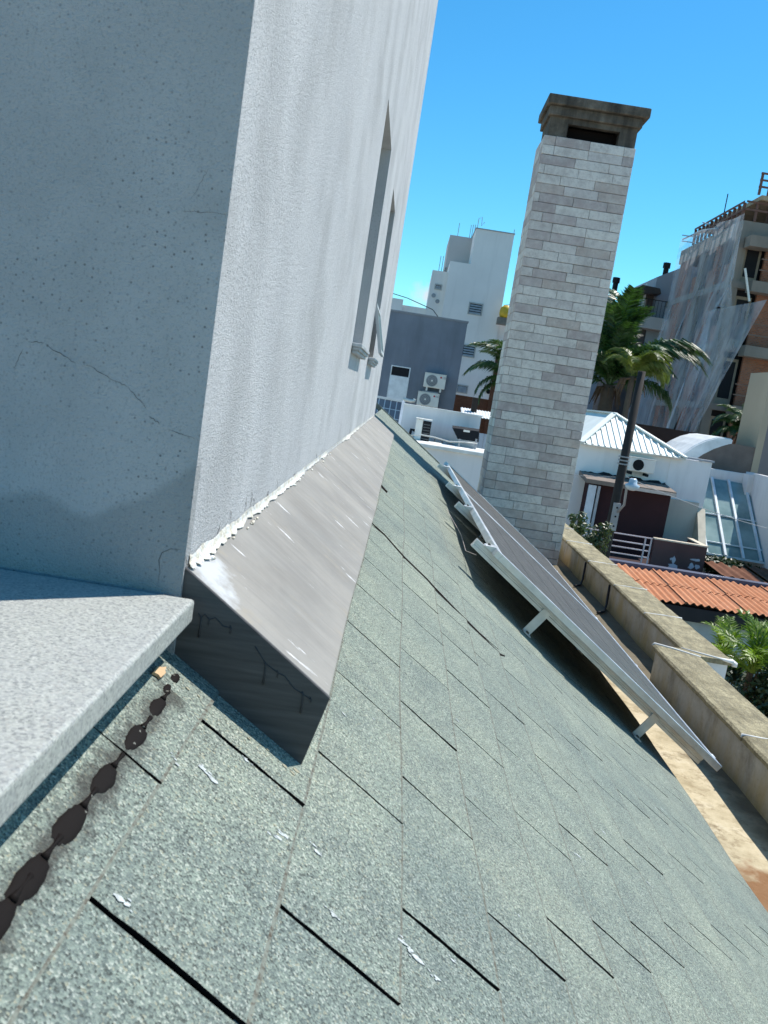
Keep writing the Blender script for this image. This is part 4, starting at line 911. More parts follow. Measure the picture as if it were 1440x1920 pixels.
# annexe box
maroon = wallmat('maroon_paint', (.050,.022,.024), .25, .2)
p0, p1 = at(1103,912,27.0), at(1258,938,27.0)
b = MB(); b.box(p0.x+.1, p1.x-.02, 27.0, YW-.0005, -3.98, -1.93); b.obj('annexe_wall', maroon, wh)
b = MB(); b.hexa([(p0.x-.15,26.75,-1.93),(p1.x+.05,26.75,-1.93),(p1.x+.05,YW-.001,-1.80),(p0.x-.15,YW-.001,-1.80)], [(p0.x-.15,26.75,-1.80),(p1.x+.05,26.75,-1.80),(p1.x+.05,YW-.001,-1.66),(p0.x-.15,YW-.001,-1.66)]); b.obj('annexe_roof', paint('annexe_slab', (.22,.18,.15), .9, streak=.4), wh)
b = MB(); b.box(p0.x+1.4, p1.x+.04, 26.70, 26.7495, -1.93, -1.84); b.obj('gutter', paint('gutter_beige', (.55,.50,.45), .6), wh)
b = MB(); pd0, pd1 = at(1100,930,26.9), at(1114,930,26.9); b.box(pd0.x, pd1.x, 26.8, 26.9, -3.98, -1.98); b.obj('door', paint('door_pale', (.62,.66,.70), .5), wh)
b = MB(); b.box(pd1.x+.05, pd1.x+.13, 26.8, 26.9, -3.98, -1.98); b.obj('downpipe', paint('downpipe', (.40,.42,.44), .5), wh)
for _ in range(1):
    b = MB(); rr = random.Random(4); n = 26
    vs = []
    for j in range(n+1):
        xx = p0.x+(p1.x-p0.x)*j/n; h_ = rr.uniform(.02, .12); vs += [(xx, YW-.16, -1.69), (xx, YW-.08, -1.69+h_), (xx, YW-.002, -1.66)]
    b.add(vs, [(j*3+q, (j+1)*3+q, (j+1)*3+q+1, j*3+q+1) for j in range(n) for q in (0, 1)]); b.obj('tar_flashing', M['dark'], wh)
pa_, pb_ = at(1182,858,YW-.5), at(1226,893,YW-.5)
ac_unit('air conditioner with a black fan opening on the white house wall, above the maroon annexe', pa_.x, pb_.x, YW-.45, pb_.z+.03, pa_.z+.02, .36, 'air conditioners on far walls', legs=False, dark_fan=True)
for j_, (xa_, xb_) in enumerate(((pa_.x+.1, pa_.x+.16), (pb_.x-.22, pb_.x-.16))):
    b = MB(); b.box(xa_, xb_, YW-.45, YW-.001, pb_.z-.06, pb_.z+.025); tag(b.obj('wall_bracket', M['dark']), ['left', 'right'][j_]+' black wall bracket under the air conditioner on the white house', 'bracket', 'wall brackets on the white house')
# balcony
YC = 25.5
bx0, bxm, bx1 = 6.55, 8.12, 9.72
b = MB(); b.box(5.9, bx1, YC, 26.99, -4.25, -3.98); b.obj('balcony_slab', paint('slab_maroon', (.040,.020,.020), .9, streak=.4), wh)
b = MB(); b.box(bxm, bx1, YC-.01, YC+.14, -4.02, -3.20); b.box(bx1-.14, bx1, YC+.1405, 26.9, -4.02, -3.20)
b.obj('balcony_parapet', wallmat('balcony_maroon', (.115,.066,.064), .3, .3), wh)
b = MB(); b.box(bxm-.02, bx1+.02, YC-.03, YC+.16, -3.1995, -3.16); b.box(bx1-.16, bx1+.02, YC+.1605, 26.9, -3.1995, -3.161); b.obj('parapet_top', paint('parapet_top_cream', (.62,.54,.42), .8), wh)
peel = paint('peeled_paint', (.46,.44,.50), .8, scale=6)
for px, py, rx, ry in ((1262,1062,12,6), (1263,1050,4,9), (1296,1062,7,7), (1307,1063,6,5), (1305,1050,12,3), (1258,1048,2,3)):
    c0 = at(px, py, YC-.014); rr = random.Random(px); n = 12; sc = YC/1600; b = MB()
    b.prism([(c0.x+rx*sc*cos(2*pi*j/n)*rr.uniform(.55, 1.1), YC-.0105, max(c0.z+ry*sc*sin(2*pi*j/n)*rr.uniform(.55, 1.1), -4.01)) for j in range(n)], (0,-.003,0)); b.obj('peeled_patch', peel, wh)
rail = paint('rail_pink_white', (.60,.52,.53), .5)
for zz in (-3.2, -3.42, -3.60, -3.80):
    b = MB(); b.tube([(5.9, YC+.04, zz), (bxm-.06, YC+.04, zz)], .022, 6); b.obj('rail', rail, wh)
for xx in (6.0, 6.86, 7.86, 8.04):
    b = MB(); b.tube([(xx, YC+.04, -3.99), (xx, YC+.04, -3.19)], .026, 6); b.obj('rail_post', rail, wh)
# cream side wall and its sloping sunlit top
q0, q1 = at(1324,955,27.9), at(1325,1028,26.9)
b = MB(); b.hexa([(q1.x-.26,26.9,-3.98),(q1.x-.02,26.9,-3.98),(q0.x,27.99,-3.98),(q0.x-.26,27.99,-3.98)], [(q1.x-.26,26.9,q1.z),(q1.x-.02,26.9,q1.z),(q0.x,27.99,q0.z),(q0.x-.26,27.99,q0.z)])
b.obj('side_wall', paint('cream_render', (.62,.55,.43), .85), wh)
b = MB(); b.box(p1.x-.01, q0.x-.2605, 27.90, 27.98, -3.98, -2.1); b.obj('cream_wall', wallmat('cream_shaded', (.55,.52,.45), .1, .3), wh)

# ------------------------------------------------------------------ sloping glass canopy
gc = thing('glass_canopy', 'sloping canopy of greenish glass panes in a white frame, beside the white house', 'canopy', (11, 28, -4))
gl = NT('canopy_glass', .12, .6); gl.col(gl.ramp(gl.noise(.9, 5), [(.35, (.16,.27,.27)), (.65, (.38,.52,.50))]))
gl.b.inputs['Transmission Weight'].default_value = .35
A0 = Vector((10.25, 30.0, -1.33)); A1 = Vector((10.25, 27.42, -3.62)); ux = Vector((1, 0, -.01)); dn = A1-A0; fr_m = paint('canopy_frame', (.62,.68,.72), .5)
xs_ = [.01, .20, .81, 1.40, 1.98, 2.55, 3.2]
rows = [0, .50, .86, 1.005]
nn_ = ux.cross(dn).normalized(); nn_ = nn_ if nn_.z > 0 else -nn_
for i in range(len(xs_)-1):
    for j in range(3):
        pass
        c4 = [A0+ux*xs_[i]+dn*rows[j], A0+ux*xs_[i+1]+dn*rows[j], A0+ux*xs_[i+1]+dn*rows[j+1], A0+ux*xs_[i]+dn*rows[j+1]]
        b = MB(); b.prism(c4, nn_*.012); b.obj('glass_pane', gl.m, gc)
for i, xx in enumerate(xs_):
    b = MB(); b.bar(A0+ux*xx+nn_*.05, A0+ux*xx+dn*1.005+nn_*.05, .075, .07); b.obj('frame_bar', fr_m, gc)
for j, rr_ in enumerate((.50, .86)):
    b = MB(); b.bar(A0+ux*xs_[0]+dn*rr_+nn_*.035, A0+ux*xs_[-1]+dn*rr_+nn_*.035, .07, .04); b.obj('frame_bar', fr_m, gc)
b = MB(); b.bar(A0+ux*xs_[0]+dn*1.005, A0+ux*xs_[-1]+dn*1.005, .05, .06); b.obj('edge_trim', fr_m, gc)
for xx in (.9, 2.5):
    b = MB(); p_ = A0+ux*xx+dn*.98; b.bar(p_, Vector((p_.x, p_.y, GROUND)), .05); b.obj('post', fr_m, gc)
# white walls behind and right of the canopy
t = thing('garden_wall', 'white stained wall behind and to the right of the glass canopy', 'wall', (12.5, 30.2, GROUND))
wm = wallmat('garden_white', (.72,.70,.68), .1, .55)
b = MB(); b.box(10.0, 12.35, 30.05, 30.4, GROUND, -1.0); b.obj('back_wall', wm, t)
b = MB(); b.box(12.35, 12.60, 25.5, 30.35, GROUND, -.92); b.obj('side_wall', wm, t)
b = MB(); b.box(12.15, 12.3495, 29.6, 30.049, GROUND, -.98); b.obj('pier', wm, t)

# ------------------------------------------------------------------ arched white canopy and beige building
t = thing('arched_canopy', 'white curved canopy roof between the hipped roof and the beige building', 'canopy', (11, 31, GROUND))
arc = [at(px, py, 31.0) for px, py in ((1240,884),(1262,866),(1285,849),(1305,836),(1325,827),(1345,822),(1360,822),(1374,825))]
inn = [at(px, py, 31.0) for px, py in ((1255,900),(1275,884),(1297,866),(1318,852),(1338,842),(1355,836),(1366,833),(1372,832))]
wcan = paint('canopy_white', (.68,.71,.72), .5, .4)
for i in range(len(arc)-1):
    b = MB(); v = Vector((0, .12, 0)); b.prism([inn[i], inn[i+1], arc[i+1], arc[i]], v); b.obj('fascia', wcan, t)
    b = MB(); up = Vector((0, 0, .03)); b.hexa([arc[i]+v+Vector((0,.0005,0)), arc[i+1]+v+Vector((0,.0005,0)), arc[i+1]+Vector((0,3,0)), arc[i]+Vector((0,3,0))], [arc[i]+v+up+Vector((0,.0005,0)), arc[i+1]+v+up+Vector((0,.0005,0)), arc[i+1]+Vector((0,3,0))+up, arc[i]+Vector((0,3,0))+up]); b.obj('roof_sheet', wcan, t)
b = MB(); b.prism([p+Vector((0,.02,-.002)) for p in inn]+[Vector((12.9, 31.02, inn[-1].z)), Vector((12.9, 31.02, -7)), Vector((inn[0].x, 31.02, -7))], (0, .08, 0)); b.obj('infill_wall', paint('taupe_wall', (.16,.13,.115), .85), t)
t = thing('beige_building', 'plain beige rendered building cut off by the right edge of the picture', 'building', (14, 33, GROUND))
xb = at(1440, 735, 31.0).x; yb_ = atx(1410, 690, xb).y
b = MB(); b.box(xb, xb+.25, 31.0, yb_, GROUND, 2.67); b.obj('side_wall', wallmat('beige_render', (.40,.335,.25), .06, .12), t)
b = MB(); b.box(xb+.2505, 17, 31.0, yb_, GROUND, 2.66); b.obj('front_wall', wallmat('taupe_render', (.20,.185,.185), .06, .12), t)
# ------------------------------------------------------------------ corrugated tile roofs below the balcony
def corrugated(name, label, x0, x1, yt, zt, yb, zb, cols, rowsn, mat_, pitch, amp, group):
    t = thing(name, label, 'roof', ((x0+x1)/2, (yt+yb)/2, min(zt, zb)), group)
    w = (x1-x0)/cols; dn = Vector((0, yb-yt, zb-zt)); nl = Vector((0, -(zb-zt), (yb-yt))).normalized(); nl = nl if nl.z > 0 else -nl
    proto = {}
    for r in range(rowsn):
        for c in range(cols):
            b = MB(); nw = max(2, int(w/pitch*8)); vs = []
            lift = (.02*(rowsn-1-r))*-1+.02
            for j in range(nw+1):
                xx = -.02+(w+.03)*j/nw; h = amp*cos(2*pi*xx/pitch)
                for f in (0, 1):
                    p = dn*((r+f*1.04)/rowsn) + Vector((xx, 0, 0)) + nl*(h+(f*.0 if r else 0)+(.055 if (c % 2 == 0) else .018)+(0 if r == 0 else -.0)+(.022 if (r == 0 and f == 1) else 0))
                    vs += [p, p-nl*.012]
            fsx = [(j*4, j*4+2, j*4+6, j*4+4) for j in range(nw)]+[(j*4+1, j*4+5, j*4+7, j*4+3) for j in range(nw)]+[(j*4+2, j*4+3, j*4+7, j*4+6) for j in range(nw)]+[(j*4, j*4+4, j*4+5, j*4+1) for j in range(nw)]
            fsx += [(0, 1, 3, 2), (nw*4, nw*4+2, nw*4+3, nw*4+1)]
            b.add([v+Vector((x0+w*c, yt, zt)) for v in vs], fsx)
            b.obj('roof_sheet', mat_, t, smooth=False)
    return t
k = NT('orange_sheet', .85, .15)
c = k.ramp(k.rnd(), [(0, (.49,.20,.095)), (1, (.57,.25,.125))])
c = k.mix(k.ramp(k.noise(2.2, 6, .65), [(.35, 0.0), (.7, .6)]), c, (.62,.33,.195))
c = k.mix(k.ramp(k.noise(1.3, 6, .7), [(.66, 0.0), (.74, .8)]), c, (.52,.48,.45)); c = k.mix(k.ramp(k.noise(3, 7, .7), [(.55, 0.0), (.8, .6)]), c, (.20,.07,.04)); k.col(c); M['orange'] = k.m
ot = corrugated('corrugated_roof', 'orange corrugated sheet roof below the maroon balcony', 6.2, 13.2, 24.0, -3.93, 21.0, -4.13, 9, 2, M['orange'], .19, .030, 'corrugated roofs')
b = MB(); b.box(6.3, 13.2, 21.25, 24.2, GROUND, -4.32); b.obj('house_wall', paint('shaded_plaster', (.40,.45,.45), .85, streak=.4), ot)
b = MB(); b.box(6.25, 13.2, 20.98, 21.2, -4.55, -4.20); b.obj('fascia', paint('eave_shade_black', (.022,.022,.025), .7), ot)  # black strip painted in for the dark shade below the eave
b = MB(); b.box(6.2, 13.4, 24.03, 24.35, -4.1, -3.80); b.obj('wall_gutter', paint('gutter_blue', (.075,.09,.14), .6), ot)
k = NT('shade_brown_sheet', .9, .1); k.col(k.ramp(k.noise(2, 6, .7), [(.3, (.12,.055,.035)), (.7, (.22,.105,.065))])); M['shadesheet'] = k.m  # orange sheeting darkened to brown in colour to stand for shade
corrugated('corrugated_roof', 'shade-toned brown corrugated roof behind the blue gutter, under the glass canopy', 9.85, 13.4, 26.3, -3.72, 24.4, -3.86, 5, 1, M['shadesheet'], .30, .03, 'corrugated roofs')
# ------------------------------------------------------------------ grey house with roofed balcony, far right of the chimney
YH = 52.0
gh = thing('balcony_house', 'grey house with a dark roofed balcony and black flue, behind the palms', 'house', (14, YH+4, GROUND))
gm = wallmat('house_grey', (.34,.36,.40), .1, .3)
b = MB(); b.prism([(13.55,YH,GROUND),(17.5,YH,GROUND),(17.5,YH,9.9),(15.2,YH,9.75),(13.6,YH,8.85)], (0, 7, 0)); b.obj('wall', gm, gh)
b = MB(); b.box(12.2, 14.6, YH-1.0, YH-.001, 5.75, 6.42); b.obj('balcony_slab', wallmat('slab_pale', (.50,.46,.44), .1, .2), gh)
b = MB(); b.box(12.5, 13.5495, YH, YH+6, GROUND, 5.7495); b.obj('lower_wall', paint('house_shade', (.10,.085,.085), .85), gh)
b = MB(); b.prism([at(1176,549,YH-1.2), at(1240,551,YH-1.2), at(1238,541,YH-1.2), at(1206,534,YH-1.2)], (.15, 3.0, 0)); b.obj('balcony_roof', paint('dark_roof', (.06,.045,.04), .7), gh)
for i in range(5):
    pa_, pb_ = at(1182+5*i*2,548.5,YH-1.1), at(1208+5*i,537,YH-1.1); 
b = MB(); b.box(13.2, 13.5495, YH-.3, YH-.0015, 6.4205, 8.2); b.obj('pillar', paint('pillar_brown', (.11,.08,.07), .8), gh)
b = MB(); b.box(12.9, 13.0, YH-.6, YH-.5, 6.4205, 8.3); b.obj('curtain', paint('white_awning', (.7,.72,.74), .7), gh)
for xx0 in range(13):
    xq = 11.9+.2*xx0; b = MB(); b.bar((xq, YH-.98, 6.43), (xq, YH-.98, 7.38), .02); b.obj('rail_bar', M['dark'], gh)
b = MB(); b.bar((11.8, YH-.98, 7.39), (14.4, YH-.98, 7.39), .04); b.obj('hand_rail', M['dark'], gh)
b = MB(); b.box(12.6, 13.1, YH-.8, YH-.3, 6.4205, 6.95); b.obj('planter', paint('planter_taupe', (.22,.19,.18), .8), gh)
for px, y0_, y1_ in ((1250, 493, 515), (1152, 520, 560)):
    pa_, pb_ = at(px, y0_, YH+.5), at(px-3, y1_, YH+.5); b = MB(); b.tube([(pb_.x, YH+.5, pb_.z-.6), (pb_.x, YH+.5, pa_.z-.3)], .16, 8); b.tube([(pb_.x, YH+.5, pa_.z-.2995), (pb_.x, YH+.5, pa_.z)], .22, 8); b.obj('flue', M['dark'], gh)
b = MB(); b.box(10.8, 11.3, YH, YH+1, GROUND, 7.4); b.obj('flue_shaft', gm, gh)

# ------------------------------------------------------------------ building under construction
YK = 42.0; XK = 14.4
ck = thing('construction_site', 'unfinished brick and concrete building draped in white netting at the right edge', 'building', (18, 48, GROUND))
conc = paint('raw_concrete', (.25,.215,.18), .9, streak=.5, scale=.8)
k = NT('hollow_brick', .9, .1); bt = k.n('ShaderNodeTexBrick'); bt.inputs['Scale'].default_value = 3.2; bt.inputs['Color1'].default_value = (.40,.14,.065,1); bt.inputs['Color2'].default_value = (.25,.09,.05,1); bt.inputs['Mortar'].default_value = (.22,.17,.14,1); bt.inputs['Mortar Size'].default_value = .03
sx = k.xyz(); cb_ = k.n('ShaderNodeCombineXYZ'); k.l(k.math('ADD', sx[0], sx[1]), cb_.inputs[0]); k.l(sx[2], cb_.inputs[1]); k.l(cb_.outputs[0], bt.inputs['Vector'])
k.col(k.mix(k.ramp(k.noise(1.1, 5), [(.4, 0.0), (.75, .55)]), bt.outputs['Color'], (.22,.15,.12))); M['hollow'] = k.m
floors = [-4.0, -1.15, 1.75, 4.6, 7.55]; TOPZ = 9.55
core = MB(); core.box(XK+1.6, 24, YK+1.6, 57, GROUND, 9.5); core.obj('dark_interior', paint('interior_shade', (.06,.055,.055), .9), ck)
for z_ in floors:
    b = MB(); b.box(XK, 24, YK, 57.5, z_-.32, z_); b.obj('floor_slab', conc, ck)
b = MB(); b.box(XK, 24, YK, 51.0, TOPZ, 10.3); b.obj('roof_beam', conc, ck)
b = MB(); b.box(XK+.3, 24, YK-.7, YK-.001, 9.05, 9.5495); b.box(XK+.8, 24, YK-.75, YK-.0015, 7.05, 7.5495); b.box(XK+1.1, 24, YK-.75, YK-.0015, 4.1, 4.5995); b.box(XK+1.1, 24, YK-.75, YK-.0015, 1.3, 1.74); b.obj('balcony_slabs', conc, ck) if False else None
for (xa_, za_, zb_) in ((XK+.3, 9.05, 9.5495), (XK+.8, 7.05, 7.5495), (XK+1.1, 4.1, 4.5995), (XK+1.1, 1.3, 1.74)):
    b = MB(); b.box(xa_, 24, YK-.75, YK-.0015, za_, zb_); b.obj('balcony_slab', conc, ck)
levels = [(GROUND, -4.32)]+[(floors[i]+.0005, floors[i+1]-.3205) for i in range(4)]+[(7.5505, TOPZ-.0005)]
rk = random.Random(9)
for li, (za_, zb_) in enumerate(levels):
    yy = YK; j = 0
    ymax = 57.5 if li < 5 else 51.0
    widths = [1.6, .8, 1.5, .8, 1.6, .9, 2.0, .8, 1.6, .8, 2, .8, 2.0]
    while yy < ymax-.4:
        w_ = min(widths[j % len(widths)], ymax-yy)
        if j % 2 == 0:
            b = MB(); b.box(XK+.05, XK+.28, yy+.002, yy+w_*.42, za_, zb_); b.obj('column' if j % 4 == 0 else 'brick_panel', conc if j % 4 == 0 else M['hollow'], ck)
            b = MB(); b.box(XK+.12, XK+.28, yy+w_*.42+.002, yy+w_-.002, za_, za_+.9 if rk.random() < .45 else zb_); b.obj('brick_panel', M['hollow'], ck)
        else:
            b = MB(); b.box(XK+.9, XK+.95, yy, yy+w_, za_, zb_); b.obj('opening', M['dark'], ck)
        yy += w_; j += 1
    # front face
    xx = XK; j = 0
    while xx < 23:
        if j % 3 == 0: b = MB(); b.box(xx+.002, xx+.45, YK+.05, YK+.4, za_, zb_); b.obj('column', conc, ck); xx += .45
        elif j % 3 == 1:
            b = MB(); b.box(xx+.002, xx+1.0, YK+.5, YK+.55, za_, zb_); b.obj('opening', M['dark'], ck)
            b = MB(); b.box(xx+.1, xx+.9, YK+.42, YK+.49, za_, zb_-.3); w_o = b.obj('window', paint('site_frame', (.30,.25,.19), .8), ck)
            b = MB(); b.box(xx+.22, xx+.78, YK+.40, YK+.4195, za_+.3, zb_-.45); b.obj('pane', M['dark'], w_o); xx += 1.0
        else:
            b = MB(); b.box(xx+.002, xx+1.9, YK+.12, YK+.3, za_, zb_); b.obj('brick_panel', M['hollow'], ck); xx += 1.9
        j += 1
    for zz in ((za_+.5, za_+1.0) if li > 0 else ()):
        b = MB(); b.bar((XK+1.0, YK-.7, zz), (24, YK-.7, zz), .05); b.obj('guard_rail', paint('rail_rust', (.20,.13,.10), .8), ck)
timber = paint('formwork_timber', (.16,.085,.065), .8)
for j in range(12):
    yy = YK+.1+.62*j; b = MB(); b.box(XK-.06, XK+.06, yy, yy+.10, 10.3005, 11.12); b.obj('guard_post', timber, ck)
for zz in (10.72, 11.08):
    b = MB(); b.box(XK-.085, XK-.0605, YK, YK+7.0, zz, zz+.10); b.obj('guard_board', timber, ck)
for j in range(9):
    xx = XK+.5+.9*j; b = MB(); b.box(xx, xx+.10, YK-.05, YK+.06, 10.3005, 11.2); b.obj('guard_post', timber, ck)
for zz in (10.75, 11.1):
    b = MB(); b.box(XK, 24, YK-.085, YK-.0505, zz, zz+.09); b.obj('guard_board', timber, ck)
b = MB(); b.box(XK+1.6, XK+2.1, YK+1, YK+1.5, 10.3005, 11.25); b.obj('column', timber, ck)
b = MB(); b.box(XK+.55, 24, YK-.3, 50, 11.2505, 11.45); b.obj('formwork_deck', paint('deck_ply', (.40,.31,.20), .8), ck)
for j in range(12):
    b = MB(); b.box(XK+.35+.42*j, XK+.45+.42*j, YK-.32, YK-.22, 11.4505, 12.45+.05*(j % 2)); b.obj('guard_post', timber, ck)
for zz in (11.75, 12.05, 12.35):
    b = MB(); b.box(XK+.3, 24, YK-.345, YK-.3205, zz, zz+.09); b.obj('guard_board', timber, ck)
b = MB(); b.bar((XK+.2, 45.5, 10.3), (XK+.2, 45.5, 12.3), .04); b.obj('mast', M['dark'], ck)
for a_, c2 in (((1280,449),(1318,431)), ((1280,441),(1308,445)), ((1318,417),(1330,421)), ((1279,452),(1301,455)), ((1318,431),(1345,428))):
    b = MB(); b.bar(atx(*a_, XK-.2), atx(*c2, XK-.2), .06); b.obj('net_arm', M['steelgrey'], ck)
b = MB(); b.bar(at(1397,503,YK-.8), at(1405,565,YK-.8), .08); b.obj('prop', M['acwhite'], ck)
# debris netting: folded translucent sheets
k = NT('debris_net', .9, .1); k.col((.62,.66,.74))
tr = k.n('ShaderNodeBsdfTransparent'); tl = k.n('ShaderNodeBsdfTranslucent'); tl.inputs[0].default_value = (.62,.66,.74,1)
m1 = k.n('ShaderNodeMixShader'); m1.inputs[0].default_value = .45; k.b.inputs['Base Color'].default_value = (.85,.88,.93,1); tl.inputs[0].default_value = (.85,.88,.93,1); k.l(k.b.outputs[0], m1.inputs[1]); k.l(tl.outputs[0], m1.inputs[2])
m2 = k.n('ShaderNodeMixShader'); k.l(k.math('MULTIPLY', k.ramp(k.noise(1.0, 5, .6, k.pos((6, 6, .6))), [(.35, .42), (.7, .75)]), 1.0), m2.inputs[0])
inv = k.math('SUBTRACT', 1.0, k.ramp(k.noise(1.0, 5, .6, k.pos((1.8, 1.8, .35))), [(.35, .17), (.7, .50)])); k.l(inv, m2.inputs[0])
k.l(m1.outputs[0], m2.inputs[1]); k.l(tr.outputs[0], m2.inputs[2]); k.l(m2.outputs[0], k.out.inputs[0]); M['net'] = k.m
def net_sheet(left, right, folds, amp, out, seed, label):
    """left / right: matching edge points from top to bottom; folds run downwards"""
    n, m_ = len(left)-1, 64; rows_ = 10*n; vs = []; rr = random.Random(seed); ph = [rr.uniform(0, 6) for _ in range(4)]
    for i in range(rows_+1):
        t = i/rows_*n; a = min(int(t), n-1); f = t-a; lp = left[a].lerp(left[a+1], f); rp = right[a].lerp(right[a+1], f)
        for j in range(m_+1):
            u = j/m_; p = lp.lerp(rp, u)
            d = amp*(sin(folds*2*pi*u+ph[0]+1.4*sin(t+ph[1]))+.5*sin(folds*4.7*u+ph[2]+t))*(.35+.65*i/rows_)
            vs.append(p+out*d)
    b = MB(); b.add(vs, [(i*(m_+1)+j, i*(m_+1)+j+1, (i+1)*(m_+1)+j+1, (i+1)*(m_+1)+j) for i in range(rows_) for j in range(m_)])
    return tag(b.obj('debris_net', M['net'], smooth=True), label, 'net', 'debris nets on the unfinished building')
L1 = [atx(1279,447,XK-.5), atx(1252,560,XK-.8), atx(1222,650,XK-1.2), atx(1172,780,XK-1.6), atx(1150,850,XK-1.7)]
R1 = [atx(1398,400,XK-.35), atx(1372,520,XK-.6), atx(1330,600,XK-.9), atx(1312,700,XK-1.3), atx(1250,850,XK-1.6)]
net_sheet(L1, R1, 3, .22, Vector((1,0.3,0)), 2, 'long white debris net hanging down the left side of the unfinished building')
L2 = [at(1324,583,YK-1.3), at(1310,650,YK-1.35), at(1290,740,YK-1.4), at(1252,845,YK-1.45)]
R2 = [at(1438,562,YK-1.2), at(1402,625,YK-1.3), at(1345,730,YK-1.35), at(1290,840,YK-1.45)]
net_sheet(L2, R2, 2.5, .18, Vector((.2,1,0)), 5, 'lower white debris net stretched across the corner of the unfinished building')
L3 = [at(1384,455,YK-.9), at(1376,520,YK-1.0), at(1340,575,YK-1.15)]
R3 = [at(1398,402,YK-.85), at(1371,520,YK-.95), at(1373,578,YK-1.05)]
net_sheet(L3, R3, 2, .08, Vector((.2,1,0)), 8, 'narrow bunched white net edge hanging from the top corner of the unfinished building')
# dark site hoarding at the foot
b = MB(); hp = at(1225, 800, 40); b.box(9.5, 14.3, 40, 40.1, GROUND, at(1200,795,40).z); tag(b.obj('hoarding', paint('hoarding_brown', (.06,.035,.03), .8)), 'dark brown site hoarding behind the hipped white roof', 'fence')

# ------------------------------------------------------------------ utility pole with street lamp and overhead wires
YPO = 19.0
xp = 5.02; pl = thing('utility_pole', 'dark timber utility pole with a bracket lamp, before the white house', 'pole', (xp, YPO, GROUND))
b = MB(); b.tube([(xp-.02, YPO, GROUND), (xp, YPO, -2), (xp+.02, YPO, 1.22)], [.13, .105, .085], 12); b.obj('pole', paint('creosote_timber', (.032,.028,.026), .85, scale=8), pl, smooth=True)
br = at(1146, 967, YPO-.13)
b = MB(); b.box(xp-.06, xp+.09, YPO-.16, YPO-.10, br.z-.32, br.z+.30); b.obj('mount_plate', M['steelgrey'], pl)
for dz in (-.22, 0, .2):
    b = MB(); b.disc((xp+.02, YPO-.161, br.z+dz), (0,-1,0), .022, 8, depth=.006); b.obj('bolt', M['dark'], pl)
la = at(1180, 912, YPO-.9); b = MB(); b.tube([(xp+.05, YPO-.14, br.z+.1), (xp+.12, YPO-.3, br.z+.3), (la.x-.05, la.y, la.z-.02)], .028, 8); b.obj('lamp_arm', M['steelgrey'], pl, smooth=True)
hd = MB(); n = 14; prof_ = [(-.02, .05), (.0, .10), (.05, .15), (.10, .155), (.13, .09), (.20, .085), (.24, .06)]
vs = [(la.x+.06+r*cos(2*pi*j/n), la.y+r*sin(2*pi*j/n), la.z-.06+h) for h, r in prof_ for j in range(n)]
hd.add(vs, [(i*n+j, i*n+(j+1) % n, (i+1)*n+(j+1) % n, (i+1)*n+j) for i in range(len(prof_)-1) for j in range(n)]+[tuple((len(prof_)-1)*n+j for j in range(n)), tuple(range(n-1, -1, -1))])
hd.obj('lamp_head', paint('lamp_glass', (.42,.52,.60), .25, .5), pl, smooth=True)
b = MB(); zc = at(1160,870,YPO).z
for dz in (0, .08, .16): b.ring((xp, YPO, zc+dz), (0,0,1), .09, .125, 12, .03)
b.obj('wire_clamp', M['steelgrey'], pl)
def wire(a, c_, sag, r, label):
    a = Vector(a); c_ = Vector(c_); pts = [a.lerp(c_, i/14)-Vector((0,0,sag*4*(i/14)*(1-i/14))) for i in range(15)]
    b = MB(); b.tube(pts, r, 5); tag(b.obj('overhead_wire', paint('wire_grey', (.35,.36,.37), .6), smooth=True), label, 'wire', 'overhead wires at the pole')
zw = at(1168,892,YPO).z
wire((xp+.09, YPO, zw), at(1475,1000,YPO+1), .10, .008, 'pale overhead wire running right from the utility pole past the glass canopy')
wire((xp-.09, YPO, zw-.05), at(1000,880,YPO+2), .05, .006, 'thin dark overhead wire running left from the utility pole towards the chimney')

# ------------------------------------------------------------------ palms
def leafmat(name, a, b_, c, tr=.25):
    k = NT(name, .42, .5); r = k.rnd(); base = k.ramp(k.noise(2.5, 4), [(.3, a), (.55, b_), (.75, c)])
    base = k.mix(1.0, base, k.ramp(r, [(0, (.75,.8,.7)), (1, (1.2,1.15,1.1))]), 'MULTIPLY'); k.col(base)
    tl = k.n('ShaderNodeBsdfTranslucent'); k.l(k.mix(1.0, base, (1.3,1.5,.6), 'MULTIPLY'), tl.inputs[0]); ms = k.n('ShaderNodeMixShader'); ms.inputs[0].default_value = tr
    k.l(k.b.outputs[0], ms.inputs[1]); k.l(tl.outputs[0], ms.inputs[2]); k.l(ms.outputs[0], k.out.inputs[0]); return k.m
M['palm'] = leafmat('palm_green', (.025,.060,.016), (.045,.095,.026), (.075,.135,.040))
M['palmy'] = leafmat('palm_yellow_green', (.08,.11,.02), (.14,.17,.035), (.20,.21,.05), .35)
M['areca'] = leafmat('areca_green', (.12,.20,.02), (.20,.30,.04), (.32,.37,.10), .4)
M['shrub'] = leafmat('shrub_green', (.018,.036,.014), (.030,.055,.020), (.055,.085,.035), .15)
M['bark'] = paint('palm_bark', (.085,.062,.045), .9, scale=6, bump=.5, bscale=20)
M['deadleaf'] = paint('dead_frond', (.10,.060,.035), .9, scale=8)
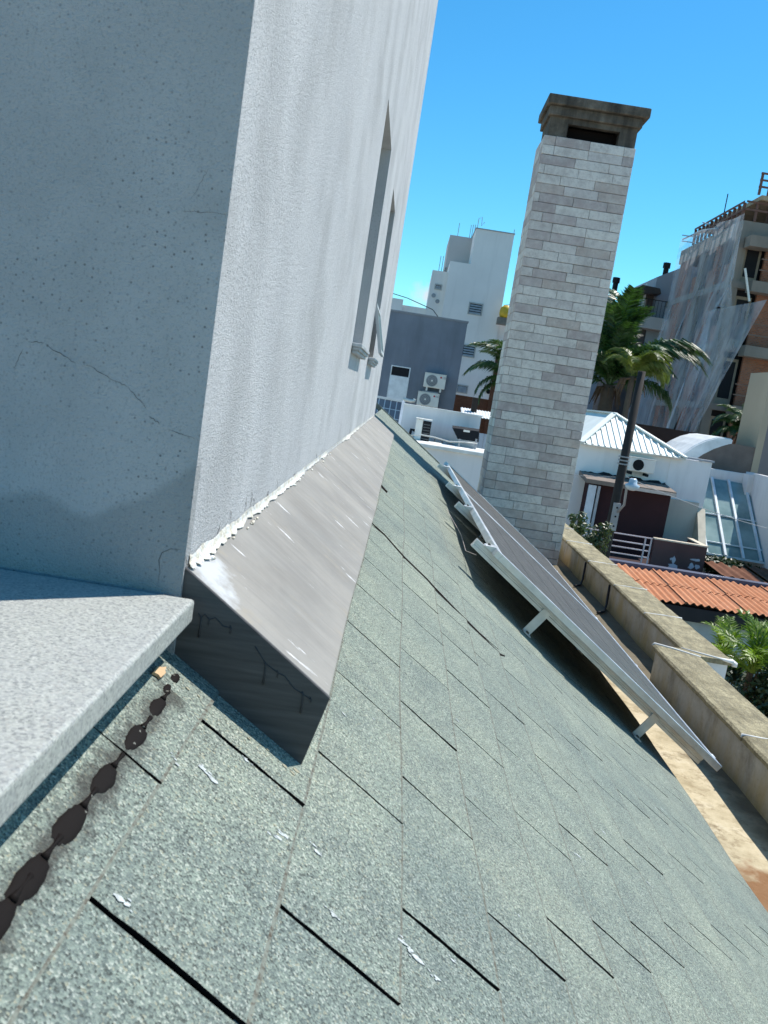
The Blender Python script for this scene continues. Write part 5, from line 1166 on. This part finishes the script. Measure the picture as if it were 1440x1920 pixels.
def frond_mesh(name, mat_, length, droop, nl_, ll, lw, hang, seed, fold=.5):
    rr = random.Random(seed); b = MB(); pts = []
    for i in range(15):
        t = i/14; ang = .25-droop*t*t
        pts.append(Vector((0,0,0)) if i == 0 else pts[-1]+Vector((cos(ang), 0, sin(ang)))*(length/14))
    b.tube(pts, [.035*(1-t_/16) for t_ in range(15)], 4)
    for i in range(nl_):
        t = .10+.90*(i+.5)/nl_; q = t*14; a = min(int(q), 13); p = pts[a].lerp(pts[a+1], q-a); d = (pts[a+1]-pts[a]).normalized()
        L_ = ll*(.45+.55*sin(pi*min(1, t*.9+.12)))*rr.uniform(.8, 1.15)
        for sd in (-1, 1):
            side = Vector((0, sd, 0)); e = rr.uniform(.15, .9)*fold
            v0 = (side*(1-.3*e)+d*.55+Vector((0,0,e*rr.uniform(-.3, 1.0)))).normalized()
            m1 = p+v0*L_*.5; v1 = (v0+Vector((0,0,-hang*rr.uniform(.7, 1.3)))).normalized(); m2 = m1+v1*L_*.5+Vector((0,0,-hang*L_*.12))
            w = d*(lw/2)+Vector((0,0,rr.uniform(-.4, .4)*lw))
            b.add([p-w*.5, p+w*.5, m1+w, m1-w, m2], [(0,1,2,3),(3,2,4)])
    return b.mesh(name, mat_)
def place_frond(root, me, origin, az, elv, roll=0, scale=1):
    o = bpy.data.objects.new('frond', me); COL.objects.link(o); o.parent = root
    o.location = Vector(origin)-root.location; o.rotation_mode = 'XYZ'
    o.matrix_local = Matrix.Translation(o.location) @ Matrix.Rotation(az, 4, 'Z') @ Matrix.Rotation(-elv, 4, 'Y') @ Matrix.Rotation(roll, 4, 'X') @ Matrix.Scale(scale, 4)
    return o
FG = [frond_mesh('frond_green', M['palm'], 3.3, d, 110, .78, .055, h, 20+i) for i, (d, h) in enumerate(((1.5, .9), (1.9, 1.2), (1.1, .7)))]
FY = [frond_mesh('frond_yellow', M['palmy'], 2.8, d, 95, .75, .055, 1.5, 30+i) for i, d in enumerate((2.2, 2.6))]
def palm(label, px, py, Y, fr, trunk_r=.20, dead=0, lean=0, group='palms behind the roof'):
    c0 = at(px, py, Y); t = thing('palm_tree', label, 'palm tree', (c0.x+lean, Y, GROUND), group)
    b = MB(); rr = random.Random(int(px)); n = 26; pts = [Vector((c0.x+lean*(1-i/n), Y, GROUND+(c0.z-GROUND)*i/n)) for i in range(n+1)]
    b.tube(pts, [trunk_r*(1.12 if i % 2 else 1.0)*(1.15-.25*i/n) for i in range(n+1)], 12); b.obj('trunk', M['bark'], t, smooth=True)
    for (me, az, el_, sc) in fr: place_frond(t, me, c0+Vector((rr.uniform(-.08, .08), rr.uniform(-.08, .08), rr.uniform(-.1, .1))), radians(az), radians(el_), rr.uniform(-.3, .3), sc)
    for i in range(dead):
        az = rr.uniform(0, 2*pi); L_ = rr.uniform(.6, 1.3); d = Vector((cos(az), sin(az), 0)); q = MB()
        q.tube([c0+d*.15+Vector((0,0,-.1)), c0+d*(.3+.15*L_)+Vector((0,0,.05*L_-.2)), c0+d*(.40+.25*L_)+Vector((0,0,-L_*.8))], [.05, .04, .015], 5); q.obj('dead_stalk', M['deadleaf'], t)
    return t
r_ = random.Random(31)
fr = []
for az, el_, sc, m_ in ((-8,46,1.34,1),(-14,40,1.25,1),(-2,50,1.30,1),(-28,44,1.15,1),(8,28,.80,0),(-12,5,.9,1),(20,82,1.0,2),(60,70,1.05,2),(100,78,1.1,2),(150,72,1.05,2),(200,66,.95,2),(240,74,1.0,2),(300,80,1.0,2),(340,80,.95,2),(35,30,.8,0),(-35,30,.85,0),(-60,50,.9,0),(-90,62,.9,2),(-120,40,.8,0),(180,40,.8,0),(160,15,.8,1),(120,50,.9,0),(75,35,.85,0),(210,25,.75,1),(-150,60,.95,2),(280,84,1.15,2),(110,86,1.2,2)):
    fr.append((FG[m_], az, el_, sc))
fr = [(a_, b_, c_, d_*1.14) for a_, b_, c_, d_ in fr]
palm('tall green palm with upright fronds and one long arching frond, right of the chimney', 1142, 722, 37.5, fr, .30, 26)
fr = [(FY[r_.randrange(2)], az, el_, sc) for az, el_, sc in ((0,48,.62),(-25,35,.62),(15,30,.62),(40,50,.6),(-60,55,.6),(90,60,.55),(150,62,.6),(190,45,.5),(-110,55,.5),(-5,62,.66),(-40,64,.62),(10,15,.55))]
palm('shorter yellow green palm with drooping fronds, above the utility pole top', 1186, 705, 34.5, [(a_, b_, c_, d_*1.12) for a_, b_, c_, d_ in fr], .12, 8)
fr = [(FG[r_.randrange(3)], az, el_, sc) for az, el_, sc in ((180,35,.95),(165,15,.9),(200,20,.9),(175,55,.9),(150,40,.8),(210,50,.8),(100,60,.9),(60,50,.9),(0,45,.9),(-60,55,.9),(-100,40,.8),(240,35,.8),(190,-10,.8),(170,-25,.8))]
palm('palm half hidden behind the chimney, its fronds showing on the left side', 968, 712, 38.0, [(a_, b_, c_, d_*.86) for a_, b_, c_, d_ in fr], .2, 8)
fr = [(FG[r_.randrange(3)], az, el_, sc) for az, el_, sc in ((185,40,.9),(170,25,.9),(200,10,.85),(160,55,.9),(215,45,.85),(140,40,.85),(120,65,.9),(80,60,.9),(30,55,.9),(-20,50,.9),(-70,50,.85),(-110,45,.85),(230,20,.8),(250,60,.8),(-140,25,.8),(175,-8,.75))]
palm('dark green palm behind the arched canopy, beside the beige building', 1398, 812, 36.0, [(a_, b_, c_, d_*.58) for a_, b_, c_, d_ in fr], .22, 6)
# ------------------------------------------------------------------ garden below the parapet
def leaf_cloud(mb, c0, rx, ry, rz, n, size, seed, hollow=.45):
    rr = random.Random(seed); c0 = Vector(c0); lob = [(Vector((rr.uniform(-.6, .6)*rx, rr.uniform(-.6, .6)*ry, rr.uniform(-.5, .75)*rz)), rr.uniform(.35, .62)) for _ in range(9)]
    for _ in range(n):
        lc, lr = rr.choice(lob); d = Vector((rr.gauss(0, 1), rr.gauss(0, 1), rr.gauss(0, 1))).normalized(); f = lr*rr.uniform(hollow, 1.0)
        p = c0+lc+Vector((d.x*rx*f, d.y*ry*f, d.z*rz*f)); nr = (d+Vector((rr.uniform(-.8, .8), rr.uniform(-.8, .8), rr.uniform(-.2, 1.0)))).normalized()
        u = nr.orthogonal().normalized(); u = (Matrix.Rotation(rr.uniform(0, 6.28), 3, nr) @ u); v = nr.cross(u); s_ = size*rr.uniform(.6, 1.3)
        mb.add([p-u*s_, p+v*s_*.42, p+u*s_, p-v*s_*.42], [(0,1,2,3)])
def shrub(name, label, c0, r3, n, size, mat_, seed, group='garden shrubs'):
    c0 = Vector(c0); t = thing(name, label, 'shrub', (c0.x, c0.y, GROUND), group); b = MB(); rr = random.Random(seed)
    for i in range(5):
        e = c0+Vector((rr.uniform(-.5, .5)*r3[0], rr.uniform(-.5, .5)*r3[1], rr.uniform(-.2, .5)*r3[2])); b.tube([(c0.x+rr.uniform(-.1, .1), c0.y, GROUND), (c0+e)*.5+Vector((0,0,-.5)) if False else (c0.x*.5+e.x*.5, c0.y*.5+e.y*.5, (GROUND+e.z)*.5), e], [.05, .035, .01], 5)
    b.obj('stem', M['bark'], t); f = MB(); leaf_cloud(f, c0, *r3, n, size, seed); f.obj('foliage', mat_, t); return t
shrub('garden_shrub', 'dark glossy leaved shrub below the parapet at the right edge', at(1425,1315,12.5), (.85,.8,.75), 5200, .055, M['shrub'], 41)
shrub('garden_shrub', 'dark shrub between the areca palms and the end of the parapet', at(1375,1262,13.4), (.45,.5,.40), 2200, .05, M['shrub'], 43)
shrub('garden_shrub', 'grassy green shrub under the lower edge of the glass canopy', at(1400,1078,26.4), (2.2,.5,.36), 3600, .09, M['shrub'], 44)
shrub('garden_shrub', 'sunlit bush with small leaves behind the far end of the parapet, left part', at(1083,985,14.2), (.20,.25,.22), 800, .035, leafmat('bush_light', (.05,.08,.02), (.09,.12,.04), (.16,.17,.07)), 45)
shrub('garden_shrub', 'sunlit bush with small leaves at the foot of the utility pole', at(1116,1012,16.5), (.30,.3,.38), 1300, .04, leafmat('bush_olive', (.04,.06,.02), (.07,.09,.035), (.13,.13,.06)), 46)
FA = [frond_mesh('areca_frond', M['areca'], 1.15, d, 30, .34, .026, h, 50+i, .8) for i, (d, h) in enumerate(((1.0, .35), (1.6, .5), (.6, .25)))]
def areca(label, px, py, Y, frs, seed):
    c0 = at(px, py, Y); t = thing('areca_palm', label, 'palm', (c0.x, Y, GROUND), 'areca palms in the garden'); rr = random.Random(seed)
    for i in range(4):
        b = MB(); xo = rr.uniform(-.15, .15); b.tube([(c0.x+xo, Y+rr.uniform(-.1, .1), GROUND), (c0.x+xo*.5, Y, c0.z)], [.04, .025], 6); b.obj('stem', M['bark'], t)
    for az, el_, sc in frs: place_frond(t, FA[rr.randrange(3)], c0, radians(az), radians(el_), rr.uniform(-.4, .4), sc)
areca('small bright areca palm with upright fan of leaves, nearest the parapet end', 1352, 1236, 13.0, [(150,72,.62),(60,80,.62),(20,60,.62),(-30,66,.58),(200,62,.5),(100,74,.6),(-80,60,.5)], 3)
areca('larger areca palm with arching pale fronds at the right edge of the garden', 1412, 1262, 12.6, [(170,45,.8),(150,66,.85),(120,76,.85),(80,74,.85),(40,60,.9),(10,40,.9),(-20,55,.9),(-60,60,.8),(190,22,.8),(205,50,.8),(0,74,.9),(-100,58,.7),(165,8,.75),(240,45,.7)], 4)
M['daisy'] = M['acwhite']
